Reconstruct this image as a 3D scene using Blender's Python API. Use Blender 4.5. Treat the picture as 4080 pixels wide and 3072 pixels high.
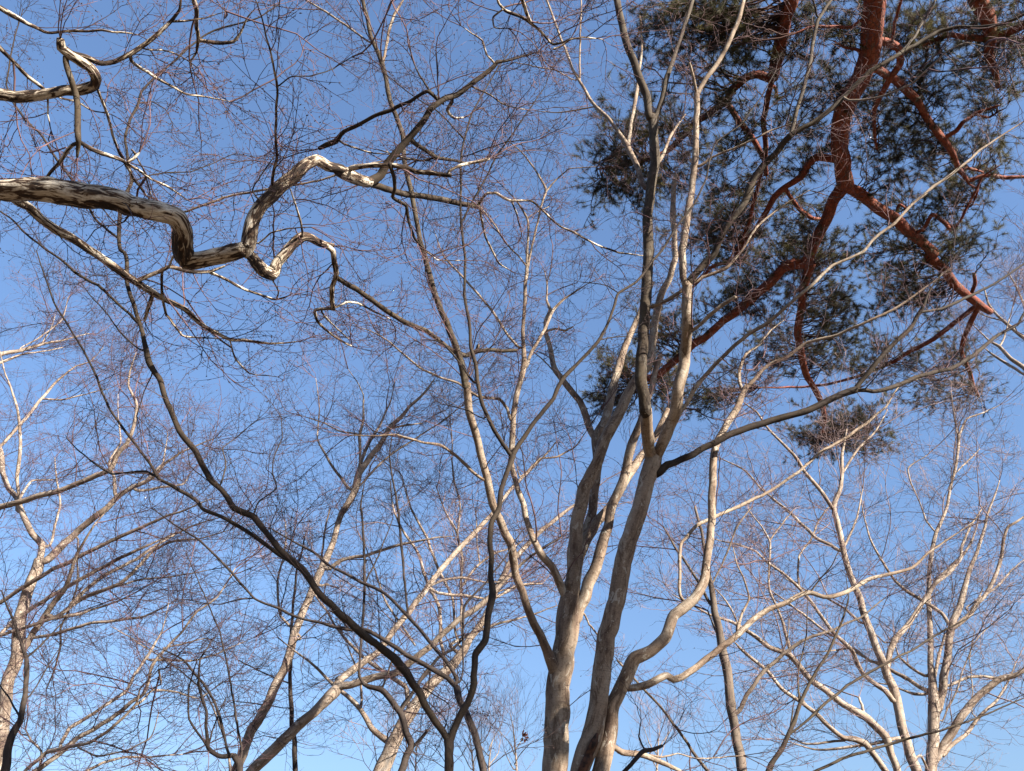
import bpy, math, random
import numpy as np
from mathutils import Vector

# ------------------------------------------------------------------ camera, sky, sun, exposure
scene = bpy.context.scene
for o in list(bpy.data.objects):
    bpy.data.objects.remove(o)
col = scene.collection

PITCH = math.radians(38.0)
HFOV = math.radians(67.0)
EYE = np.array([0.0, 0.0, 1.6])
camd = bpy.data.cameras.new("camera")
camd.sensor_fit = 'HORIZONTAL'
camd.angle = HFOV
camd.clip_start = 0.05
camd.clip_end = 3000
cam = bpy.data.objects.new("camera", camd)
cam.location = EYE
cam.rotation_euler = (math.pi / 2 + PITCH, 0, 0)
col.objects.link(cam)
scene.camera = cam

SUN_EL = math.radians(23.0)
SUN_ROT = math.radians(130.0)          # clockwise from +Y: behind the camera, to the right
world = bpy.data.worlds.new("World")
scene.world = world
world.use_nodes = True
nt = world.node_tree
bg = nt.nodes["Background"]
sky = nt.nodes.new("ShaderNodeTexSky")
sky.sky_type = 'NISHITA'
sky.sun_disc = False
sky.sun_elevation = SUN_EL
sky.sun_rotation = SUN_ROT
sky.air_density = 1.5
sky.dust_density = 1.0
sky.ozone_density = 6.0
skg = nt.nodes.new("ShaderNodeGamma")
skg.inputs[1].default_value = 0.68
skm = nt.nodes.new("ShaderNodeMix")
skm.data_type = 'RGBA'
skm.blend_type = 'MULTIPLY'
skm.inputs[0].default_value = 1.0
skm.inputs[7].default_value = (1.02, 1.15, 1.44, 1)
nt.links.new(sky.outputs[0], skg.inputs[0])
nt.links.new(skg.outputs[0], skm.inputs[6])
nt.links.new(skm.outputs[2], bg.inputs[0])
bg.inputs[1].default_value = 0.055

sund = bpy.data.lights.new("sun", 'SUN')
sund.energy = 5.0
sund.angle = math.radians(0.53)
sund.color = (1.0, 0.92, 0.80)
sun = bpy.data.objects.new("sun", sund)
sdir = Vector((math.sin(SUN_ROT) * math.cos(SUN_EL), math.cos(SUN_ROT) * math.cos(SUN_EL), math.sin(SUN_EL)))
sun.rotation_euler = sdir.to_track_quat('Z', 'Y').to_euler()
sun.location = (20, -20, 30)
col.objects.link(sun)

scene.view_settings.view_transform = 'Standard'
scene.view_settings.look = 'None'
scene.view_settings.exposure = 2.2
scene.view_settings.gamma = 1.0
scene.view_settings.use_curve_mapping = False

rng = np.random.default_rng(11)
random.seed(11)

# ------------------------------------------------------------------ materials
def mat_base(name, rough=0.85):
    m = bpy.data.materials.new(name)
    m.use_nodes = True
    b = m.node_tree.nodes["Principled BSDF"]
    b.inputs["Roughness"].default_value = rough
    b.inputs["Specular IOR Level"].default_value = 0.25
    return m, m.node_tree, b

def noise(nt, vec, scale, detail=4, rough=0.6, dist=0.0):
    n = nt.nodes.new("ShaderNodeTexNoise")
    n.inputs["Scale"].default_value = scale
    n.inputs["Detail"].default_value = detail
    n.inputs["Roughness"].default_value = rough
    n.inputs["Distortion"].default_value = dist
    nt.links.new(vec, n.inputs["Vector"])
    return n.outputs["Fac"]

def mapping(nt, vec, scale):
    n = nt.nodes.new("ShaderNodeMapping")
    n.inputs["Scale"].default_value = scale
    nt.links.new(vec, n.inputs["Vector"])
    return n.outputs[0]

def ramp(nt, fac, stops):
    n = nt.nodes.new("ShaderNodeValToRGB")
    cr = n.color_ramp
    while len(cr.elements) < len(stops):
        cr.elements.new(0.5)
    for e, (p, c) in zip(cr.elements, stops):
        e.position = p
        e.color = (c[0], c[1], c[2], 1) if not isinstance(c, (int, float)) else (c, c, c, 1)
    nt.links.new(fac, n.inputs[0])
    return n.outputs[0]

def mix(nt, fac, a, b, mode='MIX'):
    n = nt.nodes.new("ShaderNodeMix")
    n.data_type = 'RGBA'
    n.blend_type = mode
    if isinstance(fac, (int, float)):
        n.inputs[0].default_value = fac
    else:
        nt.links.new(fac, n.inputs[0])
    for i, v in ((6, a), (7, b)):
        if isinstance(v, tuple):
            n.inputs[i].default_value = (*v, 1)
        else:
            nt.links.new(v, n.inputs[i])
    return n.outputs[2]

def bark_coord(nt):
    a = nt.nodes.new("ShaderNodeAttribute")
    a.attribute_name = "bark"
    return a.outputs["Vector"]

def bump(nt, b, h, strength, dist):
    n = nt.nodes.new("ShaderNodeBump")
    n.inputs["Strength"].default_value = strength
    n.inputs["Distance"].default_value = dist
    nt.links.new(h, n.inputs["Height"])
    nt.links.new(n.outputs[0], b.inputs["Normal"])

def beech_bark(name, pale, mid, dark, lichen=None, blotch=0.5):
    m, nt, b = mat_base(name)
    v = bark_coord(nt)
    big = noise(nt, mapping(nt, v, (6, 6, 1.6)), 1.0, 5, 0.65, 0.4)
    c = ramp(nt, big, [(0.30, dark), (0.30 + blotch * 0.35, mid), (0.66, pale)])
    rings = noise(nt, mapping(nt, v, (6, 6, 90)), 1.0, 3, 0.7)
    c = mix(nt, 0.55, c, ramp(nt, rings, [(0.32, 0.45), (0.5, 1.0)]), 'MULTIPLY')
    speck = noise(nt, mapping(nt, v, (60, 60, 40)), 1.0, 4, 0.7)
    c = mix(nt, 0.5, c, ramp(nt, speck, [(0.36, 0.35), (0.48, 1.0)]), 'MULTIPLY')
    stain = noise(nt, mapping(nt, v, (9, 9, 3.5)), 1.0, 6, 0.75, 1.2)
    c = mix(nt, ramp(nt, stain, [(0.54, 0.0), (0.575, 0.75)]), c, mix(nt, 1.0, c, (0.42, 0.36, 0.32), 'MULTIPLY'))
    if lichen:
        li = noise(nt, mapping(nt, v, (14, 14, 7)), 1.0, 5, 0.7, 0.8)
        c = mix(nt, ramp(nt, li, [(0.585, 0.0), (0.61, 0.85)]), c, lichen)
    nt.links.new(c, b.inputs["Base Color"])
    bump(nt, b, mix(nt, 0.5, rings, speck), 0.5, 0.006)
    return m

M = {}
M['beech'] = beech_bark("smooth_beech_bark", (0.253, 0.206, 0.158), (0.167, 0.121, 0.086), (0.053, 0.031, 0.022), (0.268, 0.237, 0.194))
M['far'] = beech_bark("pale_far_bark", (0.285, 0.231, 0.185), (0.188, 0.143, 0.110), (0.070, 0.044, 0.034), (0.311, 0.274, 0.237), 0.45)
M['olive_and_shaded'] = beech_bark("olive_brown_and_shaded_bark", (0.059, 0.045, 0.028), (0.039, 0.027, 0.017), (0.017, 0.010, 0.007), (0.069, 0.059, 0.046))  # olive brown bark; on some limbs its darkness stands in for crown shade
M['grey'] = beech_bark("grey_ash_bark", (0.138, 0.107, 0.086), (0.090, 0.069, 0.052), (0.043, 0.029, 0.022), None)
M['brown'] = beech_bark("brown_stem_bark", (0.035, 0.024, 0.015), (0.023, 0.015, 0.009), (0.010, 0.005, 0.004), None)
M['dark'] = beech_bark("dark_stem_bark", (0.040, 0.030, 0.024), (0.026, 0.018, 0.015), (0.012, 0.008, 0.007), None)

def crooked_bark():
    m, nt, b = mat_base("furrowed_pale_bark")
    v = bark_coord(nt)
    st = noise(nt, mapping(nt, v, (34, 34, 7)), 1.0, 4, 0.6, 1.1)
    big = noise(nt, mapping(nt, v, (5, 5, 3)), 1.0, 3, 0.5)
    f = mix(nt, 0.35, st, big)
    c = ramp(nt, f, [(0.435, (0.014, 0.008, 0.005)), (0.495, (0.06, 0.034, 0.02)), (0.53, (0.27, 0.225, 0.17)), (0.64, (0.50, 0.455, 0.385))])
    fine = noise(nt, mapping(nt, v, (90, 90, 60)), 1.0, 4, 0.7)
    c = mix(nt, 0.45, c, ramp(nt, fine, [(0.34, 0.35), (0.5, 1.0)]), 'MULTIPLY')
    nt.links.new(c, b.inputs["Base Color"])
    bump(nt, b, mix(nt, 0.25, f, fine), 0.9, 0.018)
    return m
M['crooked'] = crooked_bark()

def pine_bark():
    m, nt, b = mat_base("red_pine_bark")
    v = bark_coord(nt)
    vo = nt.nodes.new("ShaderNodeTexVoronoi")
    vo.feature = 'DISTANCE_TO_EDGE'
    nz = nt.nodes.new("ShaderNodeTexNoise")
    nz.inputs["Scale"].default_value = 9
    nt.links.new(v, nz.inputs["Vector"])
    add = nt.nodes.new("ShaderNodeVectorMath")
    add.operation = 'MULTIPLY_ADD'
    add.inputs[1].default_value = (0.06, 0.06, 0.06)
    nt.links.new(nz.outputs["Color"], add.inputs[0])
    nt.links.new(v, add.inputs[2])
    nt.links.new(mapping(nt, add.outputs[0], (16, 16, 8)), vo.inputs["Vector"])
    vo.inputs["Scale"].default_value = 1.0
    plates = ramp(nt, vo.outputs["Distance"], [(0.0, 0.0), (0.14, 1.0)])
    big = noise(nt, mapping(nt, v, (7, 7, 2.4)), 1.0, 5, 0.7)
    c = ramp(nt, big, [(0.32, (0.07, 0.018, 0.011)), (0.5, (0.165, 0.040, 0.022)), (0.68, (0.25, 0.09, 0.052))])
    old = noise(nt, mapping(nt, v, (11, 11, 5)), 1.0, 5, 0.7, 0.6)
    c = mix(nt, ramp(nt, old, [(0.56, 0.0), (0.60, 0.85)]), c, (0.105, 0.07, 0.058))
    c = mix(nt, plates, mix(nt, 0.6, c, (0.028, 0.011, 0.008)), c)
    fine = noise(nt, mapping(nt, v, (70, 70, 50)), 1.0, 4, 0.7)
    c = mix(nt, 0.5, c, ramp(nt, fine, [(0.34, 0.35), (0.5, 1.0)]), 'MULTIPLY')
    nt.links.new(c, b.inputs["Base Color"])
    bump(nt, b, mix(nt, 0.4, plates, fine), 0.8, 0.012)
    return m
M['pine'] = pine_bark()

def plain(name, c, c2, scale, rough=0.8):
    m, nt, b = mat_base(name, rough)
    g = nt.nodes.new("ShaderNodeNewGeometry")
    n = noise(nt, g.outputs["Position"], scale, 3)
    nt.links.new(ramp(nt, n, [(0.38, c), (0.62, c2)]), b.inputs["Base Color"])
    return m
M['twig_red'] = plain("red_brown_twigs", (0.02, 0.011, 0.013), (0.115, 0.064, 0.066), 1.6)
M['twig_dark'] = plain("dark_twigs", (0.016, 0.010, 0.010), (0.045, 0.028, 0.026), 1.6)
M['twig_pale'] = plain("pale_twigs", (0.04, 0.025, 0.026), (0.20, 0.14, 0.135), 1.6)
M['pine_twig'] = plain("red_brown_pine_twigs", (0.018, 0.009, 0.007), (0.05, 0.021, 0.015), 3)
M['bud'] = plain("brown_buds", (0.032, 0.016, 0.013), (0.058, 0.032, 0.025), 4)
M['dead_leaf'] = plain("dry_leaf", (0.10, 0.03, 0.02), (0.16, 0.06, 0.04), 6)
M['cone'] = plain("dark_cones", (0.045, 0.03, 0.022), (0.09, 0.06, 0.04), 20)
M['rot'] = plain("rotten_wood", (0.012, 0.006, 0.004), (0.075, 0.033, 0.018), 18)
M['litter'] = plain("leaf_litter", (0.062, 0.041, 0.024), (0.115, 0.082, 0.053), 6, 0.95)

def needle_mat():
    m, nt, b = mat_base("pine_needles", 0.5)
    g = nt.nodes.new("ShaderNodeNewGeometry")
    n = noise(nt, g.outputs["Position"], 1.3, 3)
    c = ramp(nt, n, [(0.34, (0.016, 0.014, 0.010)), (0.52, (0.045, 0.042, 0.018)), (0.68, (0.125, 0.108, 0.045))])
    nt.links.new(c, b.inputs["Base Color"])
    tr = nt.nodes.new("ShaderNodeBsdfTranslucent")
    nt.links.new(c, tr.inputs["Color"])
    ms = nt.nodes.new("ShaderNodeMixShader")
    ms.inputs[0].default_value = 0.4
    nt.links.new(b.outputs[0], ms.inputs[1])
    nt.links.new(tr.outputs[0], ms.inputs[2])
    nt.links.new(ms.outputs[0], nt.nodes["Material Output"].inputs["Surface"])
    return m
M['needle'] = needle_mat()

# ------------------------------------------------------------------ geometry helpers
F = 2040.0 / math.tan(HFOV / 2)
CP, SP = math.cos(PITCH), math.sin(PITCH)
TILE = {'A': (0, 0), 'B': (1300, 0), 'C': (2680, 0), 'D': (0, 1000), 'E': (1300, 1000),
        'F': (2680, 1000), 'G': (0, 2022), 'H': (1300, 2022), 'I': (2680, 2022)}
K = 1.58

def ray(px, py):
    u = (px - 2040.0) / F
    v = -(py - 1536.0) / F
    return np.stack([u, CP - SP * v, SP + CP * v], -1)

def smooth_noise(n, period, amp, dims=3):
    k = max(4, int(n / max(period, 1)) + 4)
    knots = rng.normal(0, 1, (k, dims))
    t = np.linspace(0, k - 1.001, n)
    i = t.astype(int)
    f = (t - i)[:, None]
    f = f * f * (3 - 2 * f)
    return (knots[i] * (1 - f) + knots[np.minimum(i + 1, k - 1)] * f) * amp

def catmull(P, step):
    """centripetal-ish Catmull-Rom through rows of P (first two columns are pixels), resampled every `step` pixels"""
    P = np.asarray(P, float)
    if len(P) == 2:
        P = np.vstack([P[0], P.mean(0), P[1]])
    ext = np.vstack([2 * P[0] - P[1], P, 2 * P[-1] - P[-2]])
    out = []
    for i in range(1, len(ext) - 2):
        p0, p1, p2, p3 = ext[i - 1:i + 3]
        L = math.hypot(*(p2 - p1)[:2])
        n = max(2, int(L / step))
        # finite-difference tangents scaled for uneven spacing
        l0 = max(math.hypot(*(p1 - p0)[:2]), 1e-6); l1 = max(L, 1e-6); l2 = max(math.hypot(*(p3 - p2)[:2]), 1e-6)
        m1 = ((p1 - p0) / l0 * l1 + (p2 - p1) / l1 * l0) / (l0 + l1) * l1
        m2 = ((p2 - p1) / l1 * l2 + (p3 - p2) / l2 * l1) / (l1 + l2) * l1
        m1, m2 = m1 * 0.55, m2 * 0.55
        t = np.linspace(0, 1, n, endpoint=False)[:, None]
        out.append((2*t**3 - 3*t**2 + 1) * p1 + (t**3 - 2*t**2 + t) * m1 + (-2*t**3 + 3*t**2) * p2 + (t**3 - t**2) * m2)
    out.append(P[-1:])
    return np.vstack(out)

def frames(P):
    """parallel-transport frames for one polyline"""
    T = np.gradient(P, axis=0)
    T /= np.linalg.norm(T, axis=1, keepdims=True) + 1e-9
    N = np.zeros_like(P)
    a = np.array([0.3, 0.2, 1.0]) if abs(T[0, 2]) < 0.8 else np.array([1.0, 0.2, 0.1])
    n = np.cross(T[0], a); n /= np.linalg.norm(n)
    N[0] = n
    for i in range(1, len(P)):
        n = N[i - 1] - T[i] * np.dot(N[i - 1], T[i])
        N[i] = n / (np.linalg.norm(n) + 1e-9)
    return T, N, np.cross(T, N)

def mesh_from(name, V, quads=None, tris=None, smooth=True, attr=None):
    me = bpy.data.meshes.new(name)
    nq = 0 if quads is None else len(quads)
    ntr = 0 if tris is None else len(tris)
    me.vertices.add(len(V))
    me.vertices.foreach_set("co", np.ascontiguousarray(V, np.float32).ravel())
    idx = []
    if nq: idx.append(np.asarray(quads, np.int32).ravel())
    if ntr: idx.append(np.asarray(tris, np.int32).ravel())
    idx = np.concatenate(idx)
    me.loops.add(len(idx))
    me.loops.foreach_set("vertex_index", idx)
    me.polygons.add(nq + ntr)
    starts = np.concatenate([np.arange(nq) * 4, nq * 4 + np.arange(ntr) * 3]).astype(np.int32)
    me.polygons.foreach_set("loop_start", starts)
    me.polygons.foreach_set("use_smooth", np.full(nq + ntr, smooth))
    if attr is not None:
        a = me.attributes.new("bark", 'FLOAT_VECTOR', 'POINT')
        a.data.foreach_set("vector", np.ascontiguousarray(attr, np.float32).ravel())
    me.update(calc_edges=True)
    me.validate()
    return me

def tube_mesh(name, P, R, sides, rough=0.0, ridges=0.0, seed_off=None):
    n = len(P)
    T, N, B = frames(P)
    th = np.linspace(0, 2 * math.pi, sides, endpoint=False)
    c, s = np.cos(th), np.sin(th)
    rad = np.repeat(R[:, None], sides, 1)
    if rough > 0:
        base = smooth_noise(n, 3.0, rough, sides)
        base = (base + np.roll(base, 1, 1) * 0.7 + np.roll(base, -1, 1) * 0.7) / 1.5
        slow = smooth_noise(n, 7.0, rough, 1)
        rad = rad * (1 + np.clip(base + 0.5 * slow, -0.3, 0.35))
    if ridges > 0:
        ph = smooth_noise(n, 14.0, 1.2, 1)
        rad = rad * (1 + ridges * np.sin(th[None, :] * 5 + ph) + ridges * 0.6 * np.sin(th[None, :] * 9 - 2 * ph))
    V = P[:, None, :] + rad[..., None] * (c[None, :, None] * N[:, None, :] + s[None, :, None] * B[:, None, :])
    d = np.concatenate([[0], np.cumsum(np.linalg.norm(np.diff(P, axis=0), axis=1))])
    off = rng.uniform(-50, 50) if seed_off is None else seed_off
    A = np.stack([rad * c + off * 0.37, rad * s + off * 0.11, np.repeat(d[:, None], sides, 1) + off], -1)
    V = V.reshape(-1, 3); A = A.reshape(-1, 3)
    i = np.arange(n - 1)[:, None] * sides
    j = np.arange(sides)[None, :]
    j2 = (j + 1) % sides
    Q = np.stack([i + j, i + j2, i + sides + j2, i + sides + j], -1).reshape(-1, 4)
    # caps
    V = np.vstack([V, P[0] - T[0] * R[0] * 0.2, P[-1] + T[-1] * R[-1] * 0.6])
    A = np.vstack([A, A[0], A[-1]])
    k0, k1 = len(V) - 2, len(V) - 1
    jj = np.arange(sides)
    t0 = np.stack([np.full(sides, k0), (jj + 1) % sides, jj], -1)
    e = (n - 1) * sides
    t1 = np.stack([np.full(sides, k1), e + jj, e + (jj + 1) % sides], -1)
    return mesh_from(name, V, Q, np.vstack([t0, t1]), True, A)

def tag(o, label=None, cat=None, group=None, kind=None):
    if label: o['label'] = label
    if cat: o['category'] = cat
    if group: o['group'] = group
    if kind: o['kind'] = kind
    return o

def part(name, me, mat, parent):
    o = bpy.data.objects.new(name, me)
    if not me.materials:
        me.materials.append(mat)
    col.objects.link(o)
    if parent is not None:
        o.parent = parent
        o.matrix_parent_inverse = parent.matrix_basis.inverted()
    return o

def batch_tubes(P, R, sides=3):
    """P (N,k,3), R (N,k): many little tubes -> verts, quads"""
    N_, k, _ = P.shape
    T = np.gradient(P, axis=1)
    T /= np.linalg.norm(T, axis=2, keepdims=True) + 1e-9
    a = np.where(np.abs(T[..., 2:3]) < 0.85, np.array([0, 0, 1.0]), np.array([1.0, 0, 0]))
    Nn = np.cross(T, a); Nn /= np.linalg.norm(Nn, axis=2, keepdims=True) + 1e-9
    Bn = np.cross(T, Nn)
    th = np.arange(sides) * 2 * math.pi / sides
    k -= 1
    V = P[:, :k, None, :] + R[:, :k, None, None] * (np.cos(th)[None, None, :, None] * Nn[:, :k, None, :] + np.sin(th)[None, None, :, None] * Bn[:, :k, None, :])
    V = np.concatenate([V.reshape(N_, k * sides, 3), P[:, -1:]], 1)       # every tube ends in a point
    st = k * sides + 1
    base = (np.arange(N_) * st)[:, None, None]
    i = (np.arange(k - 1) * sides)[None, :, None]
    j = np.arange(sides)[None, None, :]
    j2 = (j + 1) % sides
    a, b, c, d = base + i + j, base + i + j2, base + i + sides + j2, base + i + sides + j
    T1 = np.stack([a, b, c], -1).reshape(-1, 3)
    T2 = np.stack([a, c, d], -1).reshape(-1, 3)
    e = (k - 1) * sides
    jj = np.arange(sides)[None, :]
    bb = base[:, :, 0]
    T3 = np.stack([bb + e + jj, bb + e + (jj + 1) % sides, np.broadcast_to(bb + k * sides, (N_, sides))], -1).reshape(-1, 3)
    return V.reshape(-1, 3), np.vstack([T1, T2, T3])

def grow(start, dirs, length, k, bend, jitter, lift):
    """N polylines of k points with a curved zigzag"""
    N_ = len(start)
    P = np.zeros((N_, k, 3))
    P[:, 0] = start
    d = dirs.copy()
    axis = rng.normal(0, 1, (N_, 3))
    step = (length / (k - 1))[:, None]
    for i in range(1, k):
        d = d + axis * bend / k + rng.normal(0, jitter, (N_, 3)) + np.array([0, 0, lift / k])
        d /= np.linalg.norm(d, axis=1, keepdims=True)
        P[:, i] = P[:, i - 1] + d * step
    return P

def side_shoots(P, R, spacing, L, Ljit, angle, k, r0, r1, start_frac=0.15, lift=0.25, bend=0.5, jitter=0.12, flat=0.6):
    """children of the polylines P (N,k,3)"""
    seg = np.linalg.norm(np.diff(P, axis=1), axis=2)
    tot = seg.sum(1)
    cnt = np.maximum(1, (tot * (1 - start_frac) / spacing + rng.random(len(P))).astype(int))
    pid = np.repeat(np.arange(len(P)), cnt)
    order = np.arange(len(pid)) - np.repeat(np.cumsum(cnt) - cnt, cnt)
    t = start_frac + (1 - start_frac) * (order + rng.uniform(0.1, 0.9, len(pid))) / cnt[pid]
    x = np.clip(t, 0, 0.999) * (P.shape[1] - 1)
    i = x.astype(int); f = (x - i)[:, None]
    p = P[pid, i] * (1 - f) + P[pid, i + 1] * f
    tan = P[pid, i + 1] - P[pid, i]
    tan /= np.linalg.norm(tan, axis=1, keepdims=True) + 1e-9
    up = np.array([0, 0, 1.0]) * flat + rng.normal(0, 0.6, (len(pid), 3)) * (1 - flat * 0.5)
    side = np.cross(tan, up)
    side /= np.linalg.norm(side, axis=1, keepdims=True) + 1e-9
    sgn = np.where((order + pid) % 2 == 0, 1.0, -1.0)[:, None]
    a = np.radians(angle) * rng.uniform(0.7, 1.35, len(pid))[:, None]
    d = tan * np.cos(a) + side * sgn * np.sin(a)
    ln = L * np.clip(1 + rng.normal(0, Ljit, len(pid)), 0.3, 2.0) * (1.15 - 0.65 * t)
    C = grow(p, d, ln, k, bend, jitter, lift)
    taper = np.linspace(1, 0, k)[None, :]
    # radius no larger than the parent's
    pr = R[pid, i] * 0.8
    rr0 = np.minimum(pr, r0)[:, None]
    return C, rr0 * taper + np.minimum(rr0, r1) * (1 - taper)

# ------------------------------------------------------------------ tree builder
def parse(line):
    head, body = line.split(':')
    opt = {}
    for tok in head.split():
        k, v = tok.split('=')
        opt[k] = v
    tile = None
    pts = []
    for tok in body.split():
        if tok in TILE:
            tile = TILE[tok]
            continue
        c = [float(x) for x in tok.split(',')]
        pts.append((tile[0] + c[0] / K, tile[1] + c[1] / K, c[2] / K if len(c) > 2 else np.nan))
    return opt, np.array(pts)

def fill_w(pts):
    d = np.concatenate([[0], np.cumsum(np.hypot(*np.diff(pts[:, :2], axis=0).T))])
    ok = ~np.isnan(pts[:, 2])
    pts[:, 2] = np.interp(d, d[ok], pts[ok, 2])
    return pts

class Tree:
    def __init__(self, name, label, cat, mat, group=None, mode='D'):
        self.name, self.mat, self.mode = name, mat, mode
        self.wscale = 0.84 if mat == 'far' else 1.0
        self.root = bpy.data.objects.new(name, None)
        self.root.empty_display_size = 0.3
        col.objects.link(self.root)
        tag(self.root, label, cat, group)
        self.px = []           # (n,4): pixel x, pixel y, depth parameter, width
        self.lines = []        # (P, R) in world space

    def attach(self, x, y):
        best = None
        for a in self.px:
            d = np.hypot(a[:, 0] - x, a[:, 1] - y)
            i = d.argmin()
            if best is None or d[i] < best[0]:
                best = (d[i], a[i])
        return best

    def world(self, px, py, dep):
        r = ray(px, py)
        if self.mode == 'Z':
            t = dep / r[:, 2]
        else:
            t = dep / r[:, 1]
        return EYE + r * t[:, None], t

    def branch(self, line, name='branch', d0=None, mat=None, rough=0.05, ridges=0.0, ground=False, label=None, pre=None):
        opt, pts = parse(line)
        fill_w(pts)
        if d0 is None and 'd0' in opt:
            d0 = float(opt['d0'])
        if d0 is None:
            dist, a = self.attach(pts[0, 0], pts[0, 1])
            d0 = a[2]
            if 4 < dist < 75:
                pts = np.vstack([[a[0], a[1], min(pts[0, 2] * 1.15, a[3])], pts])
        d1 = d0 + float(opt['d']) if 'd' in opt else d0 * (1 + rng.uniform(-0.10, 0.10))
        if 'dd' in opt:
            d1 = float(opt['dd'])
        wmax = pts[:, 2].max()
        S = catmull(pts, max(5.0, min(14.0, wmax * 0.5)))
        n = len(S)
        L = np.concatenate([[0], np.cumsum(np.hypot(*np.diff(S[:, :2], axis=0).T))])
        dep = d0 + (d1 - d0) * L / L[-1]
        wig = smooth_noise(n, 5, 1.0, 2) * np.minimum(S[:, 2:3] * 0.035 + 0.35, 1.6)
        wig *= np.minimum(1, L / 30)[:, None]
        S[:, :2] += wig
        kk = max(3, int(L[-1] / 45))
        kn = rng.normal(0, 1, (kk, 2)) * np.minimum(S[:, 2].mean() * 0.05 + 0.7, 1.7)
        kn[0] = 0
        for q in (0, 1):
            S[:, q] += np.interp(L, np.linspace(0, L[-1], kk), kn[:, q])
        w = np.maximum(S[:, 2] * self.wscale, 1.6)
        # waviness towards and away from the viewer too, so no limb is flat in depth
        if not ground:
            amp = 0.007 * d0 * min(1, L[-1] / 800)
            dep = dep + (smooth_noise(n, max(10, n / 2.5), amp, 1) * np.minimum(1, L / 150)[:, None])[:, 0]
        P, t = self.world(S[:, 0], S[:, 1], dep)
        R = w / 2 / F * t
        self.px.append(np.column_stack([S[:, 0], S[:, 1], dep, w]))
        if ground:
            dz = P[min(n - 1, 12)] - P[0]
            sl = np.clip(dz[:2] / max(abs(dz[2]), 0.05), -0.3, 0.3)
            h = P[0, 2]
            m = 10
            u = np.linspace(0, 1, m, endpoint=False)
            low = np.zeros((m, 3))
            low[:, 2] = h * u - 0.15 * (1 - u)
            low[:, :2] = P[0, :2] - sl * ((1 - u ** 1.0) * h * 0.6)[:, None]
            P = np.vstack([low, P])
            R = np.concatenate([R[0] * (1.0 + 0.22 * (1 - u) + 0.5 * np.exp(-u * 9)), R])
            self.base = low[0] * [1, 1, 0]
        if pre is not None:
            P = np.vstack([np.array(pre)[:, :3], P])
            R = np.concatenate([np.array(pre)[:, 3], R])
        if ground or pre is not None:
            if not hasattr(self, 'placed'):
                b = P[0]
                self.root.location = (b[0], b[1], 0)
                self.placed = True
        pxw = w.max() * 1024 / 4080
        sides = 24 if pxw > 18 else 16 if pxw > 8 else 10 if pxw > 3.5 else 6
        mat = opt.get('m', mat)
        me = tube_mesh(name, P, R, sides, rough if pxw > 2 else 0.03, ridges if pxw > 5 else 0)
        o = part(name, me, M[mat or self.mat], self.root)
        if label:
            o['label'] = label
        self.lines.append((P, R))
        return o

    def build(self, trunk, limbs, d0, ground=True, **kw):
        self.branch(trunk, 'trunk', d0, ground=ground, **kw)
        for l in limbs.strip().splitlines():
            l = l.strip()
            if l:
                self.branch(l, 'branch', **{k: v for k, v in kw.items() if k in ('rough', 'ridges', 'mat')})

    def twigs(self, mat='twig_red', spacing=0.3, L1=0.9, L2=0.38, L3=0.16, s2=0.11, s3=0.075, r=0.0045, lift=0.35, rmax=0.035, buds=0.0, ang=45, flat=0.6, tip=3, minr=0.0013, bough=0.0):
        starts, dirs, lens = [], [], []
        for P, R in self.lines:
            seg = np.linalg.norm(np.diff(P, axis=0), axis=1)
            d = np.concatenate([[0], np.cumsum(seg)])
            if d[-1] < 0.15:
                continue
            T = np.gradient(P, axis=0)
            T /= np.linalg.norm(T, axis=1, keepdims=True) + 1e-9
            n = int(d[-1] / spacing)
            s = (np.arange(n) + rng.uniform(0, 1, n)) * spacing
            s = s[s < d[-1]]
            for q, x in enumerate(s):
                i = min(int(np.searchsorted(d, x)), len(P) - 1)
                if R[i] > rmax and rng.random() > 0.16:
                    continue
                if P[i, 2] < 2.6:
                    continue
                side = np.cross(T[i], np.array([0, 0, 1.0]) * flat + rng.normal(0, 0.6, 3))
                side /= np.linalg.norm(side) + 1e-9
                a = math.radians(ang) * rng.uniform(0.6, 1.5)
                sg = 1 if q % 2 else -1
                starts.append(P[i]); dirs.append(T[i] * math.cos(a) + sg * side * math.sin(a))
                lens.append(L1 * rng.uniform(0.45, 1.35))
            if R[-1] < rmax * 0.9:
                for q in range(tip):
                    dv = T[-1] + rng.normal(0, 0.4, 3)
                    starts.append(P[-1]); dirs.append(dv / np.linalg.norm(dv)); lens.append(L1 * rng.uniform(0.6, 1.3))
        if not starts:
            return
        S = np.array(starts); Dv = np.array(dirs); Ls = np.array(lens)
        k1 = 8
        tp = np.linspace(1, 0.42, k1)[None, :]
        V, Q, off = [], [], 0
        P1 = grow(S, Dv, Ls, k1, 0.5, 0.17, lift)
        R1 = r * np.clip(Ls / L1, 0.5, 1.3)[:, None] * tp
        if bough > 0:
            # longer boughs between the limbs and the twigs
            pick = rng.random(len(S)) < bough
            P0 = grow(S[pick], Dv[pick], Ls[pick] * 1.9, 12, 0.6, 0.16, lift)
            R0 = np.linspace(1, 0.3, 12)[None, :] * (r * 1.75 * np.clip(Ls[pick] / L1, 0.6, 1.3))[:, None]
            v, q = batch_tubes(P0, R0, 4)
            V.append(v); Q.append(q); off = len(v)
            Pb, Rb = side_shoots(P0, R0, 0.26 * L1, L1 * 0.75, 0.3, ang, k1, r, r * 0.42, 0.12, lift, 0.5, 0.17, flat)
            keep = ~pick
            P1 = np.vstack([P1[keep], Pb]); R1 = np.vstack([R1[keep], Rb])
        P2, R2 = side_shoots(P1, R1, s2, L2, 0.35, ang, 5, r * 0.62, minr * 1.25, 0.12, lift, 0.5, 0.13, flat)
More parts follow.
